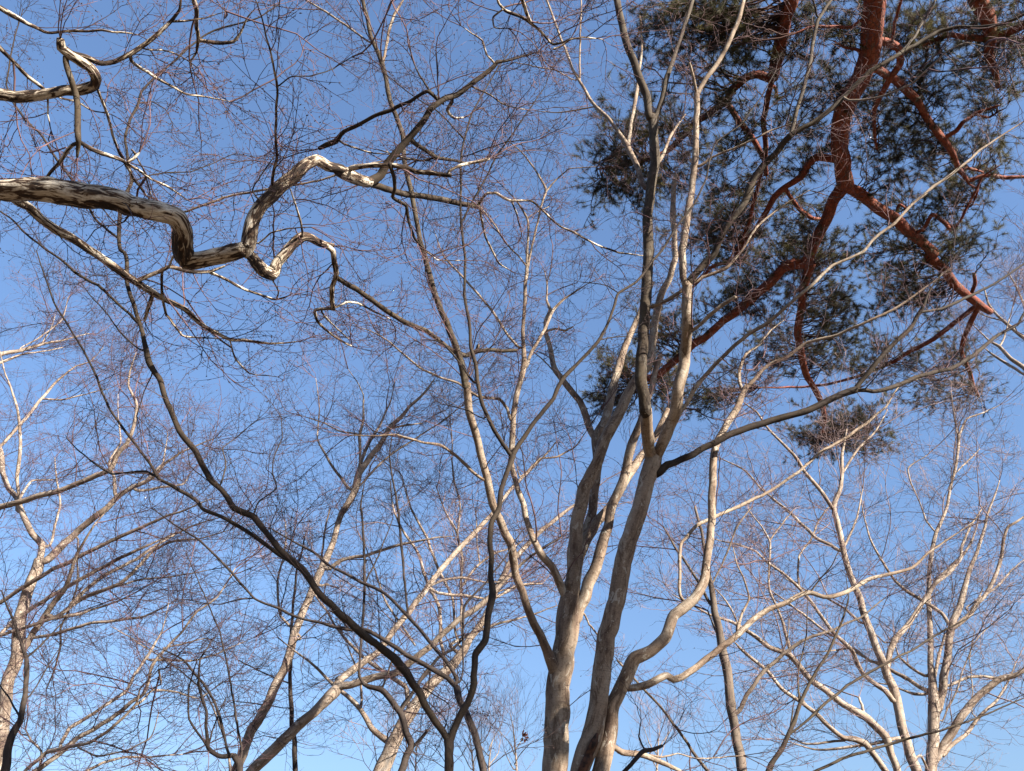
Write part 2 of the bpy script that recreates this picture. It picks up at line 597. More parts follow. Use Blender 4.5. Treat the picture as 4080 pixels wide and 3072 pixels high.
        P3, R3 = side_shoots(P2, R2, s3, L3, 0.35, ang + 3, 3, r * 0.42, minr, 0.15, lift, 0.4, 0.14, flat)
        for Pn, Rn in ((P1, R1), (P2, R2), (P3, R3)):
            v, q = batch_tubes(Pn, Rn)
            V.append(v); Q.append(q + off); off += len(v)
        o = part('twigs', mesh_from('twigs', np.vstack(V), tris=np.vstack(Q)), M[mat], self.root)
        o['kind'] = 'stuff'
        if buds > 0:
            tips = np.vstack([P3[:, -1], P2[:, -1], P3[:, 1]])
            td = np.vstack([P3[:, -1] - P3[:, -2], P2[:, -1] - P2[:, -2], P3[:, 1] - P3[:, 0] + rng.normal(0, 0.03, (len(P3), 3))])
            pick = rng.random(len(tips)) < buds
            tips, td = tips[pick], td[pick]
            td /= np.linalg.norm(td, axis=1, keepdims=True) + 1e-9
            bl = rng.uniform(0.012, 0.024, len(tips))[:, None]
            PB = np.stack([tips, tips + td * bl * 0.45, tips + td * bl], 1)
            RB = np.tile(np.array([0.0018, 0.0046, 0.0006]), (len(tips), 1))
            v, q = batch_tubes(PB, RB, 3)
            ob = part('buds', mesh_from('buds', v, tris=q), M['bud'], self.root)
            ob['kind'] = 'stuff'
        self.ntw = len(P1), len(P2), len(P3)

# ------------------------------------------------------------------ ground
def ground():
    n = 60
    xs = np.sign(np.linspace(-1, 1, n)) * np.abs(np.linspace(-1, 1, n)) ** 2.2 * 900
    X, Y = np.meshgrid(xs, xs)
    rr = np.hypot(X, Y)
    Z = 0.10 * np.sin(X * 0.35 + 1) * np.cos(Y * 0.31) * np.minimum(1, rr / 6) - 0.05 + np.clip(rr - 60, 0, 500) * 0.01
    V = np.stack([X, Y, Z], -1).reshape(-1, 3)
    i, j = np.meshgrid(np.arange(n - 1), np.arange(n - 1), indexing='ij')
    a = (i * n + j).ravel()
    Q = np.stack([a, a + 1, a + n + 1, a + n], -1)
    o = part('ground', mesh_from('ground', V, Q), M['litter'], None)
    o['kind'] = 'structure'
ground()

# ------------------------------------------------------------------ trees (traced limb by limb)
# --- slender dark maple in front
t = Tree('maple_tree', 'slender dark tree in front with low V fork and long arching left limb', 'tree', 'brown')
t.build("d=0.1 : H 772,1659,58 770,1560,56 770,1462,62", """
d=-0.9 : H 768,1475,50 725,1400,46 640,1270,46 540,1100,50 430,950,52 300,860,46 170,740,46 0,590,44 G 2000,530,42 1900,385,44 1770,275,38 1680,160,36 1590,60,40 1470,0 D 1400,1500,34 1320,1430,38 1230,1260,36 1130,1140,34 1060,970,32 1000,800,32 940,700,40 900,520,26 860,390 800,200,24 770,0 A 768,1580,22 752,1400 762,1270,24 828,1140,20 800,980 790,860,16 830,740 878,640,16 890,580 970,490 1080,400,12 1250,250 1350,190,11 1600,120 1760,30,7
d=0.2 : H 775,1470,50 830,1330,46 890,1230,44 930,1100,46 940,930,42 1000,830,46 1020,680,42 1050,530,48 1030,430,36 1040,300,34 1030,200,34 1050,80,32 1085,0,32 E 1100,1500,34 1140,1380,32 1170,1290,42
d=-0.6 : E 1168,1290,30 1140,1250,28 1050,1120,28 990,980,26 950,830,26 940,700,26 910,600,22 900,450,20 870,270,18 875,50,16 B 870,1560,16 850,1430 845,1250,14 850,1000,14 870,870 920,700,11 990,580 1080,430,8 1180,300,5
d=-0.4 : E 1170,1290,34 1230,1190,30 1330,1050,28 1430,930,28 1490,800,28 1600,690,22 1720,560,22 1790,420,18 1840,270,18 1960,190,15 2050,70,16 B 2110,1580,16 2212,1420,15 C 130,1290,14 210,1130,12 270,900,9 430,780,8 550,620,7 650,440,6
d=0.8 : G 1880,372,30 1750,290,26 1600,180,26 1420,70,24 1270,0,22 D 1250,1580 1100,1490,22 1000,1430,20 940,1330,17 860,1230,16 770,1110,16 690,990,15 610,800,14 520,620 430,470,12 340,320 280,150,9 230,0,6
d=0.5 : D 1000,1430,15 920,1390,16 860,1388,15 700,1402,13 560,1310,10 420,1180,7
d=-0.4 : D 880,460,20 800,380,16 720,310,16 620,220,17 480,140,17 380,50,15 300,0,13 A 150,1460,12 60,1370,11 0,1330,10
d=-0.3 : A 745,1500,15 600,1380,15 530,1250,14 430,1100,14 330,960,15 270,860,14 150,740,13 80,640,12 40,540,11 50,430 90,250,8 140,60,5
d=0.6 : D 905,620,12 750,500,10 680,400,9 560,270,7 510,200,5
d=0.3 : D 1390,1465,12 1420,1330,10 1400,1240,7 1480,1180,5
d=0.3 : D 1340,1460,8 1200,1350,7 1180,1250,5
d=0.4 : G 1590,60,12 1630,-40,9 D 1740,1490,9 1715,1400,9 1720,1320,8 1775,1170,7 1770,1040,5
d=0.3 : A 880,650,8 960,640,7 1040,690,6 1090,780,4
d=0.3 : A 835,1145,10 930,1105,9 1050,1085,9 1200,1080,8 1330,1030,7 1480,970,5 1560,980,4
d=-0.2 : A 755,1440,9 660,1330,7 560,1160,6
d=0.2 : D 960,760,9 900,900,7 860,1040,7
d=-0.5 : B 860,985,9 1000,940,9 1150,890,7 1290,880,5
d=-0.5 : B 850,1400,14 930,1250,13 1000,1130,12 1090,960,11 1180,830,10 1290,670,8 1390,530,5
d=-0.3 : B 870,880,12 780,780,11 690,690,10 590,630,8 440,520,7 380,470,5
d=0.4 : E 940,830,15 880,760,13 790,640,12 740,590,11 700,570,8 600,560,6
d=0.4 : E 1000,1050,10 880,1000,8 760,970,6
d=0.3 : E 1840,265,9 1770,220,7 1600,195,5
d=0.3 : E 1720,560,8 1800,545,8 1900,535,6
""", 5.0)
t.twigs('twig_dark', spacing=0.16, L1=0.5, L2=0.22, L3=0.10, s2=0.085, s3=0.06, r=0.0032, buds=0.25, minr=0.0011)

# --- second slender dark stem beside it
t = Tree('maple_tree', 'thin dark stem leaning left behind the front fork, splitting in two', 'tree', 'dark')
t.build("d=0.4 : H 990,1659,50 970,1560,48 940,1430,46 880,1300,40 830,1190,40 818,1130,40", """
d=0.4 : H 818,1130,32 770,1085,32 650,1010,30 530,940,28 400,860,26 250,770,24 150,770,20 0,735,18 G 1900,700,16 1790,650,16 1600,570,14 1450,400,15 1330,280,13 1250,200,12 1100,110,9 950,0,5
d=0.7 : H 822,1100,26 720,930,24 600,780,22 510,680,22 370,540,20 200,460,18 0,350,16 G 2000,300,15 1850,220,12 1700,130,8
d=0.2 : H 830,1100,18 860,850,16 870,620,16 980,500,13 1100,350,10 1230,150,6
d=0.2 : H 150,770,10 20,650,9 G 1960,760,9 1830,880,6
d=0.3 : H 515,680,16 500,550,16 480,300,18 450,0,16 E 430,1500,13 400,1300,10 410,1170,6
d=0.3 : G 1600,570,10 1480,585,9 1390,610,7 1180,580,5
""", 5.9)
t.twigs('twig_dark', spacing=0.2, L1=0.5, L2=0.24, L3=0.11, s2=0.09, s3=0.065, r=0.0033, buds=0.1)

# --- central beech, left trunk
t = Tree('beech_tree', 'thick central grey trunk dividing into many upright limbs, shaded on its right', 'tree', 'beech')
t.build("d=-0.2 : H 1437,1659,165 1455,1400,158 1458,1150,152 1485,950,150 1520,750,146 1540,600,140 1548,500,110 1552,440,90", """
d=-1.8 : H 1440,1060,60 1420,990,70 1392,905,62 1340,800,54 1290,680,52 1240,550,50 1190,400,48 1160,230,54 1125,150,50 1080,50,46 E 1055,1600,50 1010,1420,48 950,1180,46 900,1000,48 880,830,48
d=-1.4 m=young : E 882,860,47 868,780,46 820,600,42 750,430,40 690,290,38 640,120,36 605,0,34 B 570,1390,30 530,1200,32 490,980,30 480,850,32 420,680,30 380,520,28 350,400,32 290,260,28 260,130,26 228,-10,24
d=-0.3 : B 355,400,20 375,280,18 400,170,20 430,90,18 492,-5,14
d=0.3 : B 292,265,16 150,180,14 0,75,13 A 1920,0,10
d=0.5 : B 505,1000,10 400,1010,10 300,1028,11 150,1070,14 A 2000,1140,14 1720,1185,16 1430,1240,16 1200,1320,16 1035,1372,8
d=-1.0 : H 1530,640,50 1510,560,56 1470,470,52 1420,370,48 1340,270,46 1290,160,40 1250,50,36 E 1240,1600,36 1190,1450,36 1165,1340,38 1175,1200,38 1175,1050,36 1195,930,36 1220,830,34 1245,720,36 1240,560,24 1250,330,22 1265,100,22 1267,0,16 B 1265,1370,14 1200,1270,9 1120,1180,5
d=0.2 : E 1250,730,26 1300,620,22 1380,480,20 1430,370,20 1500,300,14 1580,250,10 1650,200,5
d=-0.6 : E 1165,1065,22 1140,1000,20 1095,940,20 960,915,17 900,880,15 830,830,14 700,790,14 600,740,14 500,660,12 350,540,9 200,480,5
d=0.3 : E 1228,610,18 1150,540,16 1080,430,16 1000,320,15 900,210,14 830,130,12 750,50,10 B 690,1480,6
d=-0.5 : E 1268,105,12 1210,30,11 B 1140,1540,12 1050,1400,11 970,1300,8 890,1190,5
d=-0.3 : E 1270,105,16 1290,0,15 B 1330,1400,15 1370,1250,14 1385,1205,15 1320,1080,12 1230,960,9 1150,890,7
d=-0.2 : B 1385,1205,12 1440,1140,10 1530,1065,8 1700,1050,5
d=0.3 : B 1265,1370,8 1330,1330,7 1400,1300,5
d=-0.4 : H 1535,680,100 1550,520,98 1560,300,92 1568,150,88 1600,0,82 E 1620,1500,80 1700,1350,72 1750,1200,72 1830,1040,70 1880,940,66 1940,830,58 2040,690,52 2070,430,48 2100,300,46 2160,180,40 2195,60,36 B 2180,1300,34 2200,1100,28
d=0.9 : H 1570,420,60 1600,300,62 1640,150,58 E 1680,1620,58 1690,1480,58 1705,1300,62 1700,1180,66 1750,1080,58 1790,900,54 1850,700,48 1910,540,40 1990,350,30 2060,200,20
d=0.5 : E 1690,1170,46 1650,1090,44 1620,1000,44 1600,950,40 1500,830,38 1440,750,36 1410,620,30 1380,520,28 1380,430,24 1410,370,20 1390,320,15 1390,200,10 1370,120,5
d=0.2 : E 1385,505,16 1440,490,15 1510,500,14 1550,480,10
d=-0.3 : H 1570,720,60 1590,640,72 1625,560,78 1700,350,72 1760,150,62 1800,0,58 E 1870,1430,60 1930,1200,56 1985,1040,46 2050,850,38 2100,650,30
d=0.5 : H 1600,300,60 1640,190,66 1720,80,60 1790,0,56 E 1850,1500,56 1920,1380,50 2000,1270,48 2080,1150,40 2150,1000,30
d=0.5 : E 1180,1290,0 1220,1420,10 1350,1310,14 1450,1295,13 1560,1240,9 1640,1130,5
d=0.2 : H 1610,660,12 1660,740,12 1720,820,10
d=-0.4 : E 1005,1440,22 900,1370,22 820,1290,20 720,1225,19 600,1205,15 440,1160,13 300,1160,10 150,1160,6
d=0.3 : E 1440,755,10 1370,690,9 1300,640,7
""", 8.3, rough=0.035)
t.twigs('twig_red', spacing=0.27, L1=0.8, L2=0.36, L3=0.16, r=0.0045, buds=0.15, rmax=0.05, minr=0.0016, bough=0.2)

# --- right beech, two fused trunks
t = Tree('beech_tree', 'twin grey trunk right of centre with rotten gash at its foot', 'tree', 'beech')
t.build("d=-0.4 : H 1590,1690,120 1650,1500,128 1690,1380,124 1715,1200,118 1738,1000,118 1765,800,116 1825,600,112 1870,350,108 1910,200,106 1970,0,104 E 2010,1450,104 2050,1350,112 2062,1270,100", """
d=-0.6 : E 2050,1290,84 2030,1180,78 2010,1000,72
d=-1.0 m=young : E 2012,1020,74 2002,930,73 1982,850,76 1990,650,72 2010,300,68 2030,0,66 B 2022,1400,64 2042,1150,62 2070,1000,60 2060,850,56 2050,740,62
d=-0.6 m=young : B 2045,750,50 2020,620,48 1960,450,48 1900,290,46 1860,150,44 1825,-15,42
d=-0.3 m=young : B 2060,745,40 2110,640,36 2140,500,34 C 0,380,28 60,200,24 130,0,22
d=-1.3 : E 2075,1280,80 2150,1120,80 F 5,1060,76 30,900,74 70,700,70 90,500,66 90,300,62 88,205,64
d=-0.7 : F 85,215,46 62,100,46 60,0,46 C 75,1500,46 110,1250,42 140,1030,40 150,750,36 150,590,38
d=-0.3 : C 150,595,20 130,480,18 108,395,14
d=-0.5 : C 152,595,32 200,510,30 280,400,28 370,230,28 430,80,26 452,-10,24
d=-1.0 m=young : F 95,205,48 180,110,46 265,0,42 C 330,1440,44 450,1280,48 520,1110,46 640,970,40 745,845,42
d=-0.3 m=young : C 745,850,26 780,700,24 850,450,24 920,120,22 1000,-5,18
d=-1.0 m=young : C 745,850,34 870,780,30 1000,690,30 1100,590,28 1260,440,30 1430,340,28 1650,210,24 1800,170,24 1930,170,20 2080,150,20 2230,85,18
d=0.2 m=young : C 1430,340,18 1530,220,17 1600,90,15 1660,-10,13
d=-0.3 m=young : C 910,100,12 900,50,12 880,-10,10
d=-0.2 m=brown : E 2085,1405,58 2150,1350,48 F 0,1340,44 150,1262,42 400,1140,42 650,1062,42 850,1000,42 1000,930,40 1150,872,44
d=-0.5 m=brown : F 1150,870,30 1250,750,30 1370,610,28 1500,480,24 1570,360,24 1610,260,12 1690,140,7
d=0.6 m=brown : F 1155,875,28 1250,885,26 1400,850,28 1550,790,28 1750,740,26 1900,650,26 2050,530,20 2180,450,16 2230,360,14
d=0.4 m=brown : F 1560,385,18 1700,360,18 1850,300,18 2000,220,16 2230,70,12
d=-0.2 : H 1722,1690,108 1785,1400,98 1808,1230,92 1880,1080,88 1950,950,84 2050,900,72 2130,820,72 2190,680,66 I 50,650,66 130,580,62 190,480,58 210,380,52 230,200,50 250,0,48 F 255,1480,46 270,1230,46 330,1100,42 400,1000,42 440,920,40 470,850,34
d=-0.9 : F 470,855,24 600,720,22 720,670,22 840,580,20 1000,540,18 1150,480,18 1300,410,16 1450,330,14 1600,220,10 1750,110,5
d=0.4 : F 445,890,24 430,850,22 420,750,22 460,650,18 550,580,14 620,500,9 700,430,5
d=0.5 : H 1895,1140,44 2000,1122,48 2080,1082,46 2150,1060,44 I 10,1082,44 60,1072,42 150,1000,40 280,900,40 390,820,40 480,730,36 600,640,32 720,600,30 860,535,30 950,560,26 1100,530,26 1200,470,26 1240,450,22 1400,410,20 1500,380,18 1620,280,14 1750,190,10 1900,80,5
d=0.3 : I 410,790,22 412,740,24 430,680,16 480,570,14 450,450,12 400,350,9 380,250,5
d=-0.4 : I 865,535,14 930,450,10 1000,370,8 1060,250,6
d=-1.2 : F 22,1030,26 130,880,30 250,730,26 350,630,24 470,530,24 600,450,24 750,320,20 880,210,20 1000,100,18 1200,0,18 C 1250,1520,18 1400,1400,18 1500,1290,18 1600,1210,18 1800,1060,16 2000,900,12 2230,750,8
d=-0.7 : E 2045,350,26 2150,305,24 F 30,270,24 180,170,22 340,105,20 C 420,1600,14 540,1420,13 700,1290,10 860,1200,6
d=-0.4 : F 120,500,22 220,420,24 300,350,24 395,282,20
d=-0.5 : C 165,1045,20 250,990,15 420,920,13 600,830,10 800,760,7
d=0.6 : B 2010,1180,34 1960,1060,34 1900,920,36 1830,820,24 1780,750,22 1700,670,20 1590,510,18 1490,280,15 1390,0,13
d=0.4 : B 1900,920,24 1920,780,22 1950,620,24 1970,450,18 1985,250,14 1975,100,9
d=-0.3 : B 1595,510,13 1598,250,12 1605,0,9
d=0.3 : B 1690,672,10 1600,690,11 1460,708,8 1320,700,5
d=0.3 : B 1580,500,9 1440,440,9 1320,420,8 1180,390,5
d=0.3 : B 2090,1020,22 2130,960,20 2170,850,18 C 20,800,14 80,720,8
d=-0.5 : E 2100,470,30 2150,430,26 F 30,370,0 
d=-1.4 : C 1100,628,14 1250,625,14 1400,580,13 1500,530,12 1600,440,11 1720,330,9 1850,270,7 1960,290,5
d=0.3 : H 1780,1500,38 1860,1545,38 2000,1560,36 2080,1590,32 2230,1655,22
d=0.2 : H 2040,1560,14 2110,1570,12 2212,1550,9 I 150,1580,9 440,1560,8
d=0.4 : F 930,1250,18 1080,1180,18 1250,1060,16 1340,980,13 1420,860,9
d=0.4 : I 270,20,20 350,20,20 420,-20,20 F 560,1240,0
""".replace("d=-0.5 : E 2100,470,30 2150,430,26 F 30,370,0 \n", "").replace("d=0.4 : I 270,20,20 350,20,20 420,-20,20 F 560,1240,0\n", "").replace("d=0.4 : F 930,1250,18 1080,1180,18 1250,1060,16 1340,980,13 1420,860,9\n", "")
+ """d=0.8 : I 50,560,20 45,420,20 60,220,20 160,110,22 300,40,22 400,0,22 F 560,1540,20 700,1460,18 850,1340,18 950,1250,18 1080,1180,18 1250,1060,16 1340,980,13 1420,860,9 1560,800,5
""", 7.6, rough=0.03)
# rotten gash near the foot
gash = Tree.branch(t, "d0=7.5 dd=7.42 : H 1600,1690,52 1645,1570,56 1685,1470,40 1706,1420,14", 'rotten_gash', None, 'rot', 0.16, 0.12, label='rotten brown split in the bark near the foot')
t.lines.pop(); t.px.pop()
t.twigs('twig_red', spacing=0.3, L1=0.7, L2=0.34, L3=0.15, r=0.0042, buds=0.05, rmax=0.045, minr=0.0015, bough=0.15)

# --- crooked overhanging limb tree on the left (its trunk stands outside the frame)
t = Tree('hornbeam_tree', 'pale furrowed tree on the left whose crooked zigzag limbs overhang the frame', 'tree', 'crooked', mode='Z')
t.base = None
t.branch("dd=4.2 : A -420,1120,170 -200,1190,150 0,1200,142 250,1200,140 430,1215,148 560,1235,150 800,1285,132 1000,1335,122 1110,1370,120 1155,1450,118 1155,1580,116 1175,1650,112 1260,1640,104 1400,1605,98 1545,1570,96",
         'branch', 4.2, rough=0.06, ridges=0.03, label='thick crooked limb with dark furrows and zigzag bends')
P0, R0 = t.lines[0]
p0 = P0[0]
tx, ty = p0[0] - 0.9, p0[1] - 0.3
tp = [(tx - 0.4, ty, -0.15, 0.34), (tx - 0.38, ty, 0.3, 0.24), (tx - 0.3, ty, 1.5, 0.2), (tx - 0.15, ty, 3.0, 0.19), (tx, ty, 4.6, 0.18), (tx + 0.05, ty, 6.0, 0.16), (tx - 0.1, ty + 0.2, 7.5, 0.13), (tx - 0.1, ty + 0.3, 9.0, 0.09), (tx + 0.1, ty + 0.4, 10.5, 0.05)]
tp = np.array(tp)
tt = catmull(np.column_stack([tp[:, 2], tp[:, 0], tp[:, 1], tp[:, 3]]), 0.15)
TP = np.column_stack([tt[:, 1], tt[:, 2], tt[:, 0]]); TR = tt[:, 3]
t.root.location = (TP[0, 0], TP[0, 1], 0)
bpy.context.view_layer.update()
for c in t.root.children:
    c.matrix_parent_inverse = t.root.matrix_world.inverted()
part('trunk', tube_mesh('trunk', TP, TR, 20, 0.05, 0.03), M['crooked'], t.root)
limbs = """
dd=5.5 : A 1545,1570,92 1575,1500,92 1592,1400,88 1640,1290,86 1740,1200,86 1850,1110,84 1930,1025,76 1990,1002,66 2060,1040,68 2140,1062,64 B 60,1060,72 130,1090,78 210,1130,72 275,1150,70
dd=5.0 : A 1550,1575,78 1610,1650,72 1660,1708,76 1705,1722,80 1745,1650,72 1790,1600,66 1850,1530,66 1910,1492,62 1980,1510,50 2045,1540,44 2095,1548,26
d=-0.1 : A 2045,1540,40 2092,1580,36 2105,1650,36 D 2112,160,36 2090,220,32 2085,330,30 2100,362,22
d=0.9 m=young : E 56,160,34 150,220,34 280,300,34 380,380,34 480,440,34 620,500,30 730,580,28 800,630,28 880,662,34 950,632,28 1080,628,24 1195,625,22
d=0.1 : E 945,640,20 958,600,22 962,590,18
d=0.2 : E 40,360,24 0,362,20 D 1980,372,20 1990,430,18 2100,530,15 2212,600,11
d=0.4 : E 60,352,16 130,320,15 200,330,14 300,380,12 400,430,8
d=0.5 : D 2025,380,14 2070,440,12 2190,550,8
d=1.3 m=brown : B 270,1150,66 340,1090,54 400,1010,48 470,930,46 540,850,42 600,770,40 650,700,38 740,620,36 830,590,36 900,540,32 970,490,32 1050,420,28 1072,390,24 1130,380,18 1250,350,12 1330,330,6
d=0.3 : B 1060,400,16 1010,340,14 985,260,12 900,200,8 850,160,5
d=-0.2 : B 150,1065,34 230,1045,32 300,1036,30 420,1040,30 500,1050,30 560,1080,32 680,1092,32 785,1112,26
d=0.2 : B 770,1085,20 860,1040,20 950,1020,18 1025,1000,16
d=0.9 m=young : B 285,1160,46 380,1190,42 480,1215,38 600,1230,36 720,1255,36 850,1285,36 965,1298,32
d=0.6 : B 960,1290,20 1010,1220,18 1060,1215,17 1150,1260,16 1300,1270,14 1400,1360,13 1480,1430,12 1560,1460,13 1700,1540,12 1850,1590,11 2000,1610,7
d=0.4 : B 962,1300,18 990,1440,16 1030,1550,14 1090,1659,12 E 1170,130,5
d=0.3 : B 1165,1262,12 1200,1350,12 1230,1460,7
d=0.5 m=young : B 550,895,30 620,940,26 690,990,24 800,1010,18 880,1030,14
d=0.3 : B 690,992,16 600,1012,15 510,1000,13 330,940,8
d=0.3 : B 800,600,20 790,640,24 765,690,20 800,740,16 870,745,10
d=0.2 m=brown : B 725,640,22 640,575,24 520,640,22 420,690,24 300,730,24 200,790,26 110,830,26 60,890,34 A 2070,905,34 2005,938,26
d=0.1 : B 110,905,14 250,955,11 400,975,7
d=0.4 m=young : B 735,650,16 650,570,15 590,480,13 555,410,8
d=0.4 : B 918,545,13 1020,590,12 1120,660,10 1250,690,6
d=-0.3 m=brown : B 400,1030,24 425,1120,26 432,1190,24 420,1240,24 500,1300,22 520,1400,20 560,1510,16 610,1570,8
d=0.2 : B 610,1570,10 700,1635,8 860,1640,5
d=0.8 : A 90,1250,66 180,1305,56 260,1385,54 340,1440,54 440,1490,50 540,1550,48 640,1620,46 D 730,100,50 800,160,44 850,190,46 950,250,40 1050,310,34 1150,360,30 1250,450,28 1350,510,24 1450,560,22 1550,565,18 1700,585,14 1870,570,8
d=0.3 : D 850,192,30 960,150,26 1060,105,26 1200,130,24 1320,130,20 1420,92,12
d=-0.1 : D 1060,105,16 1095,30,14
d=0.4 : D 1320,135,20 1450,190,18 1570,250,16 1740,305,14 1830,280,10
d=-0.2 : D 1740,305,10 1750,260,11 1720,190,8
d=-0.1 : D 965,262,26 930,360,26 908,435,16
d=-0.2 : D 1020,120,18 1022,270,18 1050,400,16 1150,530,14 1380,550,7
d=0.2 : D 1450,565,13 1490,690,12 1570,770,10 1750,790,5
d=-0.1 : A 1742,1190,24 1720,1170,22 1740,1000,18 1735,820,16 1745,540,15 1720,400,13 1680,240,11 1650,110,9 1610,0,6
d=0.2 : A 1748,545,9 1830,482,8 1950,480,8 2100,430,7 2212,360,5
d=-0.2 : A 1900,1490,18 1880,1360,14 1830,1190,9
d=0.1 : A 1625,1530,12 1700,1470,12 1820,1440,10 1960,1430,6
d=-0.2 : A 1590,1200,9 1660,1080,9 1730,980,6
"""
for l in limbs.strip().splitlines():
    t.branch(l, 'branch', rough=0.055, ridges=0.025)
t.branch("d=0.1 : A -420,640,90 -200,600,82 0,600,76 100,610,70 250,600,68 400,575,64 540,558,64 600,535,62 608,495,60 560,420,62 500,372,62 430,335,62 385,300,58 382,240,44", 'branch', 5.2, rough=0.055, ridges=0.02, label='broken upper limb that doubles back to a blunt end')
limbs = """
d=0.5 : A 440,335,36 540,362,34 640,400,34 720,390,30 830,330,30 930,270,28 1020,190,26 1080,130,22 1130,60,16 1142,-10,14
d=0.2 : A 1075,135,16 1180,130,14 1300,110,9 1420,70,5
d=0.4 : A 825,375,22 920,450,20 1040,520,18 1180,590,14 1300,612,10 1450,640,6
d=0.2 : A 905,305,12 1040,320,11 1130,350,9 1250,430,6
d=-0.6 m=young : A 415,365,38 430,450,36 455,530,36 480,600,36 490,700,36 490,890,34 480,990,14
d=0.4 : A 495,890,28 580,940,26 680,980,24 760,1010,22 850,1060,18 940,1120,15 1080,1190,13 1175,1255,8
d=0.1 : A 790,1030,18 840,1000,20 880,960,12
d=0.1 : A 478,905,26 390,1000,24 300,1115,18
d=0.2 : A 830,940,9 900,1060,10 950,1240,8
d=0.4 : A 590,470,18 620,580,18 680,730,18 720,880,17 780,1010,18 860,1150,18 920,1232,14
d=0.2 : A 370,610,14 480,640,13 570,690,10 700,720,6
d=-0.2 : A 300,620,12 300,720,10 320,820,6
"""
for l in limbs.strip().splitlines():
    t.branch(l, 'branch', rough=0.05, ridges=0.02)
for l in """
d0=5.6 d=0.3 : A -150,180,36 0,300,28 60,360,26 140,450,24 220,520,24 285,562,20
d0=6.0 d=0.5 : A -250,-60,44 0,50,34 90,100,34 180,150,24 280,200,18 450,195,16 640,190,14 780,205,12 870,220,6
d0=6.0 d=0.2 : A 1200,-220,36 1222,0,30 1240,60,28 1240,180,26 1250,250,24 1240,330,14 1200,390,10 1220,450,6
d0=6.0 d=0.2 : A 1255,255,24 1400,270,24 1470,260,20 1520,200,14 1560,110,10 1600,60,6
d0=6.4 d=0.2 : B 1080,-200,20 1085,20,18 1120,60,20 1230,110,20 1330,180,18 1430,280,16 1500,265,13 1540,245,10
d0=6.4 d=0.1 : B 1220,-60,24 1250,60,24 1280,140,22
d0=6.2 d=0.2 : B 1110,60,12 1050,110,12 1060,170,10 1150,180,6
d0=6.4 d=0.2 : B 1430,310,14 1480,290,12 1540,250,12 1610,235,11 1740,245,6
""".strip().splitlines():
    t.branch(l, 'branch', rough=0.05)
t.twigs('twig_red', spacing=0.2, L1=0.58, L2=0.28, L3=0.11, s2=0.1, s3=0.07, r=0.0042, lift=0.25, buds=0.4, rmax=0.03, minr=0.0017, bough=0.15)

# --- red pine leaning over from behind the camera on the right
t = Tree('pine_tree', 'red barked pine leaning in from the upper right with dark needle crown', 'tree', 'pine', mode='Z')
PB = np.array([10.0, -1.0, 0.0])
def pine_pre(px, py, Z, r):
    q, tt_ = t.world(np.array([px]), np.array([py]), np.array([Z]))
    e = q[0]
    return e
e = pine_pre(3484, -60, 12.0, 0)
pre = [(PB[0], PB[1], -0.2, .42), (PB[0], PB[1], 0.4, .34), (PB[0], PB[1] + .1, 2.5, .30), (PB[0] - .25, PB[1] + .35, 5.2, .29), (8.95, 0.45, 8.6, .28), (7.95, 2.3, 10.8, .26), (e[0] + .45, e[1] - 1.0, 12.7, .24)]
t.branch("dd=12.6 : C 1272,-90,140 1270,0,138 1262,150,132 1240,300,124 1195,480,116 1100,640,118 1052,800,108 1050,950,102 1080,1080,96 1092,1170,100", 'trunk', 12.0, pre=pre, rough=0.04)
